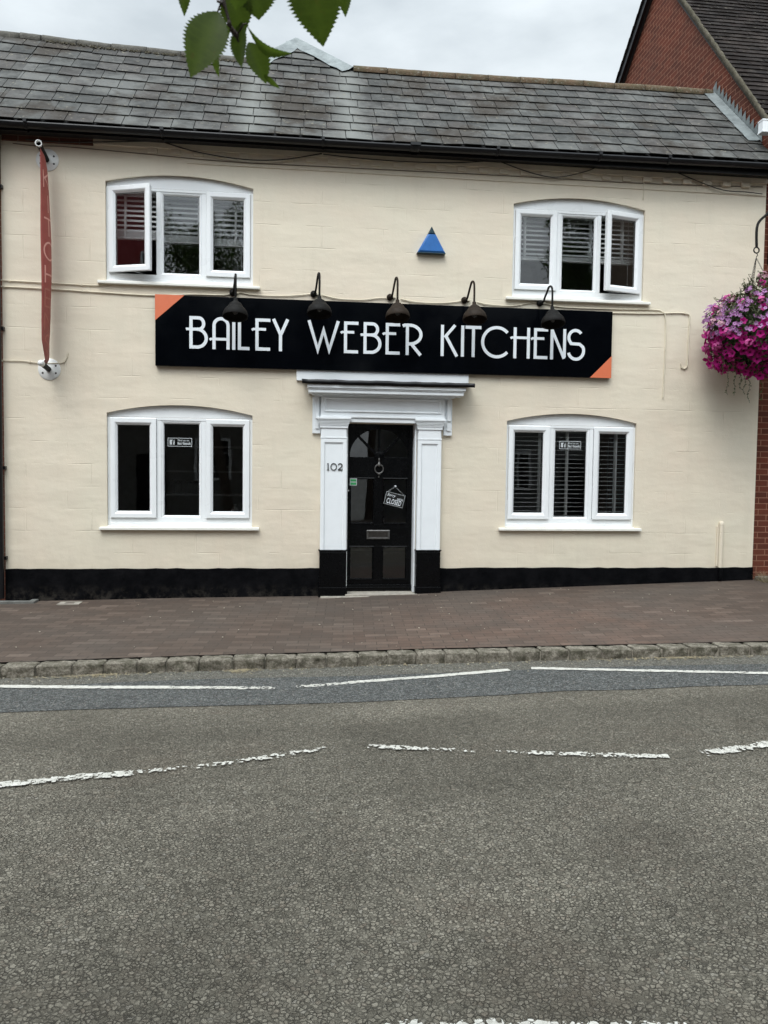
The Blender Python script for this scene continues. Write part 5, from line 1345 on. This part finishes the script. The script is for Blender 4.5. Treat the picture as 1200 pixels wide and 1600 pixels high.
# litter: straw and dead leaves in the channel and the corner
m = MB(); r = random.Random(33)
def straw(m, x, y, z, L, w_):
    a = r.uniform(0, PI); d = Vector((math.cos(a), math.sin(a), r.uniform(-.1, .15)))*L/2; s_ = Vector((-math.sin(a), math.cos(a), 0))*w_/2; p = Vector((x, y, z+.006+abs(d.z)))
    m.poly([p-d-s_, p+d-s_*.6, p+d+s_*.6, p-d+s_])
for i in range(620):
    c_ = r.choice([(-1.6, .12), (-1.75, .35), (-.45, .06), (.5, 1.6), (2.9, .25), (3.35, .12), (3.5, .3), (1.0, 2.2)])
    x = r.gauss(c_[0], c_[1]); y = kerb_y(x)-.01-abs(r.gauss(0, .05)); straw(m, x, y, road_z(x, y)+.006, r.uniform(.012, .06), r.uniform(.003, .010))
tag(m.build('straw_litter', M['straw']), 'dry straw and leaf litter caught in the channel along the kerb', 'litter', kind='stuff')
m = MB()
for i in range(260):
    x = r.uniform(-3.3, 5.5); y = r.choice([kerb_y(x)-abs(r.gauss(.02, .10)), r.uniform(-2.7, -.1), kerb_y(x)-abs(r.gauss(.02, .12))]); f = road_z if y < kerb_y(x) else pave_z; q = r.uniform(.002, .006)
    m.box(-q, q, -q, q, 0, q, Matrix.Translation((x, y, f(x, y)+.006)) @ Matrix.Rotation(r.random()*3, 4, 'Z'))
tag(m.build('grit_scatter', M['grit']), 'pale grit specks scattered over pavement and channel', 'grit', kind='stuff')
m = MB()
for i in range(170):
    x = r.gauss(6.02, .05); y = r.uniform(-.28, -.03); p = Vector((max(5.96, x), y, pave_z(x, y))); d = Vector((r.uniform(-.6, .6), r.uniform(-.5, .2), r.uniform(.2, 1))).normalized()
    L = r.uniform(.05, .20); s_ = Vector((.003, .001, 0)); m.poly([p-s_, p+s_, p+d*L+Vector((0, 0, -.01))]); leafquad(m, p+d*L*.6, Vector((r.uniform(-1, 1), -.5, .1)).normalized(), Vector((0, 0, 1)), .02, .009)
o = m.build('dry_weeds', M['straw']); tag(o, 'dry brown weeds growing in the corner at the foot of the right wall', 'weeds', kind='stuff')

# ------------------------------------------------------------------ tree whose low branch hangs into the top of the view
rt = random.Random(5)
def tree(name, x, y, hz, crown_c, crown_r, nleaf, label, group=None, leafL=.11):
    gz_ = -.15; t = empty(name, (x, y, gz_), 0, label, 'tree', group); m = MB(); cc = Vector(crown_c)
    m.tube([(x, y, gz_-.1), (x+.03, y, gz_+.6), (lerp(x, cc.x, .4), lerp(y, cc.y, .4), hz*.6), (lerp(x, cc.x, .8), lerp(y, cc.y, .8), hz), cc+Vector((0, 0, .4))], [.20, .15, .12, .09, .03], 12)
    for k in range(14):
        d = Vector((rt.gauss(0, 1), rt.gauss(0, 1), rt.uniform(-.2, 1))).normalized(); s = Vector((lerp(x, cc.x, .8), lerp(y, cc.y, .8), hz+rt.uniform(-.6, .5)))
        e = cc+Vector((d.x*crown_r[0], d.y*crown_r[1], d.z*crown_r[2]))*.8; m.tube([s, s.lerp(e, .5)+Vector((0, 0, .15)), e], [.05, .03, .01], 6)
    m.build('trunk', M['bark'], t); m = MB(); cl_ = []
    for k in range(42):
        d = Vector((rt.gauss(0, 1), rt.gauss(0, 1), rt.gauss(0, 1))).normalized()*rt.uniform(.45, 1.0); cl_.append((cc+Vector((d.x*crown_r[0], d.y*crown_r[1], d.z*crown_r[2])), rt.uniform(.35, .8)))
    for i in range(nleaf):
        c_, rad = rt.choice(cl_); d = Vector((rt.gauss(0, 1), rt.gauss(0, 1), rt.gauss(0, .8))).normalized()*rad*rt.uniform(.3, 1); p = c_+d
        leafquad(m, p, Vector((rt.uniform(-1, 1), rt.uniform(-1, 1), rt.uniform(-1, .3))).normalized(), Vector((rt.uniform(-.5, .5), rt.uniform(-.5, .5), 1)).normalized(), leafL*rt.uniform(.7, 1.3), leafL*.6, rt.random()**3)
    m.build('crown', M['foliage'], t); return t
tr1 = tree('roadside_tree', -1.9, -12.3, 3.6, (-2.6, -12.8, 6.6), (3.0, 1.8, 2.9), 16000, 'tree behind the viewer whose serrated leaves hang into the top of the view')
m = MB()
root = Vector((-2.0, -12.35, 3.3)); tip0 = D(346, -160, 1.35)
m.tube([root, root.lerp(tip0, .4)+Vector((.1, 0, .5)), root.lerp(tip0, .8)+Vector((0, 0, .22)), tip0], [.05, .03, .014, .007], 8)
m.tube([tip0, D(343, -60, 1.2), D(347, -10, 1.12), D(353, 15, 1.11), D(360, 40, 1.10), D(370, 58, 1.09), D(373, 66, 1.09)], [.005, .0034, .0024, .0019, .0017, .0014, .0011], 7)
m.tube([D(346, -5, 1.12), D(344, 8, 1.115), D(340, 19, 1.11)], .0011, 5); m.tube([D(352, 14, 1.11), D(346, 4, 1.11)], .0014, 5)
m.tube([D(340, 2, 1.12), D(348, 5, 1.11)], .0016, 5)
for px, py in ((358, 38), (366, 52), (370, 56), (362, 47)): m.lathe([(0, -.004), (.0030, -.001), (.0026, .003), (0, .005)], Matrix.Translation(D(px, py, 1.09)), 7)
m.tube([D(362, 46, 1.09), D(372, 60, 1.1), D(378, 68, 1.1)], .0009, 5)
m.tube([tip0, D(480, -120, 1.15), D(486, -40, 1.08)], .003, 6); m.tube([tip0, D(290, -70, 1.2), D(283, -40, 1.18)], .002, 6); m.tube([D(470, -120, 1.15), D(545, -60, 1.15), D(541, -22, 1.15)], .002, 6); m.tube([D(347, -40, 1.15), D(400, -60, 1.12), D(402, -28, 1.1)], .002, 6)
m.tube([D(372, 52, 1.09), D(380, 38, 1.08), D(386, 37, 1.07)], .0010, 5)
br1 = m.build('branch', M['twig'], tr1)
def leaf(pb, pt, width, dist, dist2=None, curl=0.0, fold=.25, face=(0, 0), teeth=16, tone=0.0, side_bend=0.0, shape=1.0):
    """serrated leaf between two photo points at the given distances from the lens"""
    a = D(*pb, dist); b = D(*pt, dist2 or dist); L = (b-a).length; d = (b-a).normalized()
    view = ((a+b)/2-CAM).normalized(); s = d.cross(view).normalized(); s = Matrix.Rotation(R(face[0]), 3, d) @ s; nrm_ = s.cross(d).normalized()
    m = MB(); rows = []; N = teeth*2
    for i in range(N+1):
        t_ = i/N; wv = width/2*(math.sin(PI*min(1, t_**(.82*shape)))**.95)*(1.06-.2*t_) if 0 < t_ < 1 else 0
        wv *= 1+(.13 if i % 2 else -.06)
        c_ = a+d*L*t_+s*side_bend*math.sin(PI*t_)+nrm_*curl*(t_**2-.2*t_)
        row = []
        for k in (-1, -.5, 0, .5, 1):
            q = c_+s*wv*k-nrm_*abs(k)*wv*fold + d*(wv*abs(k)*.12)
            row.append(m.vert(q, tone=tone+(.35 if k == 0 else .16 if (i+int(abs(k)*2)) % 4 == 0 else 0)))
        rows.append(row)
    for A, B in zip(rows, rows[1:]):
        for k in range(4): m.face((A[k], B[k], B[k+1], A[k+1]), True)
    o = m.build('leaf', M['leaf'], br1); return o
leaf((341, 18), (298, 115), .049, 1.11, 1.06, .01, .18, (12, 0), 20, .15)
leaf((338, 78), (336, 120), .012, 1.17, None, .01, .2, (40, 0), 8)
leaf((362, -16), (378, 52), .040, 1.12, 1.10, .01, .15, (10, 0), 14, .25)
leaf((372, -40), (372, 14), .030, 1.09, 1.08, .01, .15, (-20, 0), 12, .5)
leaf((378, 34), (384, 108), .024, 1.10, 1.09, -.01, .5, (35, 0), 16, .0, -.003)
leaf((388, 66), (418, 128), .030, 1.09, 1.08, .008, .35, (-25, 0), 12, .35)
leaf((412, 116), (437, 140), .007, 1.08, 1.08, .004, .2, (20, 0), 5)
leaf((350, 34), (355, 62), .014, 1.13, 1.13, .0, .2, (30, 0), 8, .3)
leaf((398, -34), (404, 26), .045, 1.12, 1.10, .01, .15, (0, 0), 14, .0)
leaf((384, 37), (456, 83), .013, 1.08, 1.07, .0, .55, (30, 0), 12, .0, -.012, 1.6)
leaf((484, -70), (503, 68), .062, 1.08, 1.05, .015, .12, (5, 0), 22, .1)
leaf((541, -34), (540, 27), .020, 1.15, 1.15, .0, .4, (30, 0), 12, .1)
leaf((281, -44), (288, 26), .020, 1.18, 1.17, .0, .4, (-30, 0), 12, .0)
leaf((340, -60), (352, 4), .035, 1.2, 1.16, .0, .2, (10, 0), 12, .1)
leaf((430, -90), (440, -12), .05, 1.15, 1.12, .0, .2, (10, 0), 12, .1)

# ------------------------------------------------------------------ the far side of the street (seen in the window reflections)
def opposite_house(name, x0, x1, y0, y1, eave, ridgez, wallmat, roofmat, wins, label, dx=None):
    t = empty(name, ((x0+x1)/2, y0, -.05), 0, label, 'building')
    m = MB(); m.box(x0, x1, y1, y0, -.4, eave); wl = m.build('wall', wallmat, t)
    m = MB(); ym = (y0+y1)/2; m.prism([(x0-.2, y0+.3, eave-.1), (x0-.2, ym, ridgez), (x0-.2, y1-.3, eave-.1)], (x1-x0+.4, 0, 0), tone=.5, hue=.3); m.build('roof', roofmat, t, normals=True)
    for (a, b, c, d) in wins:
        m = MB(); m.box(a, b, y0+.002, y0+.03, c, d); f = m.build('window', M['black_gloss'], t)
        m = MB(); m.ring(a-.05, b+.05, c-.05, d+.05, [(0, y0+.001), (0, y0+.07), (.09, y0+.07), (.09, y0+.032)])
        n = max(2, round((b-a)/.45))
        for k in range(1, n): xx = lerp(a, b, k/n); m.box(xx-.03, xx+.03, y0+.0305, y0+.06, c+.04, d-.04)
        for k in (1, 2): zz = lerp(c, d, k/3); m.box(a+.04, b-.04, y0+.0305, y0+.055, zz-.015, zz+.015)
        m.build('frame', M['upvc'], f)
    if dx: m = MB(); m.box(dx, dx+.95, y0+.002, y0+.05, -.05, 2.05); m.build('door', M['black_gloss'], t)
    return t
M['render_pale'] = plain('pale_render', (.17, .165, .15), .9)
opposite_house('opposite_cottage', -9.5, 1.5, -16.5, -22, 4.6, 7.2, M['render_pale'], M['tile'], [(-8.2, -6.9, 1.0, 2.3), (-3.3, -2.2, 1.2, 2.5), (.0, 1.1, 1.0, 2.3), (-8.2, -6.9, 3.1, 4.1), (-3.3, -2.2, 3.1, 4.1), (.0, 1.1, 3.1, 4.1)], 'pale cottage across the road, seen only mirrored in the lower windows', -5.2)
M['grey_render'] = plain('grey_render', (.15, .155, .15), .9)
opposite_house('opposite_grey_house', 3.2, 13, -17, -23, 5.0, 7.8, M['grey_render'], M['slate'], [(4.2, 5.4, 1.0, 2.3), (7.0, 8.2, 1.0, 2.3), (4.2, 5.4, 3.3, 4.4), (7.0, 8.2, 3.3, 4.4)], 'low grey house across the road, seen only mirrored in the lower right window', 9.4)
tree('garden_tree', 2.4, -15.6, 4.2, (2.6, -15.8, 7.6), (3.6, 2.2, 3.6), 15000, 'large leafy tree across the road, seen only mirrored in the glass', leafL=.16)
tree('garden_tree', -6.6, -15.4, 4.0, (-6.8, -15.6, 6.4), (2.5, 1.6, 2.6), 5000, 'leafy tree beside the pale cottage across the road', leafL=.16)
tree('garden_tree', 10.2, -15.4, 4.6, (10.5, -15.6, 8.4), (3.3, 2.0, 3.4), 12000, 'tall dark tree across the road mirrored in the upper right window', leafL=.16)
M['red_wall'] = plain('red_reflection_wall', (.30, .016, .020), .6, var=.1, bump=.2)  # invented block out of view, added so the open left casement mirrors red
opposite_house('red_reflection_block', -34, -11.5, -15.5, -24, 13.0, 16.0, M['red_wall'], M['slate'], [(-19.4, -18.2, 8.2, 10.2), (-22.4, -21.2, 8.2, 10.2), (-16.4, -15.2, 8.2, 10.2), (-19.4, -18.2, 2.2, 4.2), (-16.4, -15.2, 2.2, 4.2)], 'tall red block added across the road to redden the reflection in the open upper left casement')
M['brown_wall'] = plain('brown_reflection_wall', (.085, .055, .035), .8, var=.2, bump=.2)  # added block out of view: open right casement mirrors brown instead of bright sky
opposite_house('brown_reflection_block', 16, 40, -15.5, -24, 14.0, 17.0, M['brown_wall'], M['slate'], [(20, 21.2, 8.2, 10.2), (25, 26.2, 8.2, 10.2), (18, 19.2, 2.2, 4.2), (22, 23.2, 2.2, 4.2)], 'tall brown block added across the road to darken the reflection in the open upper right casement')
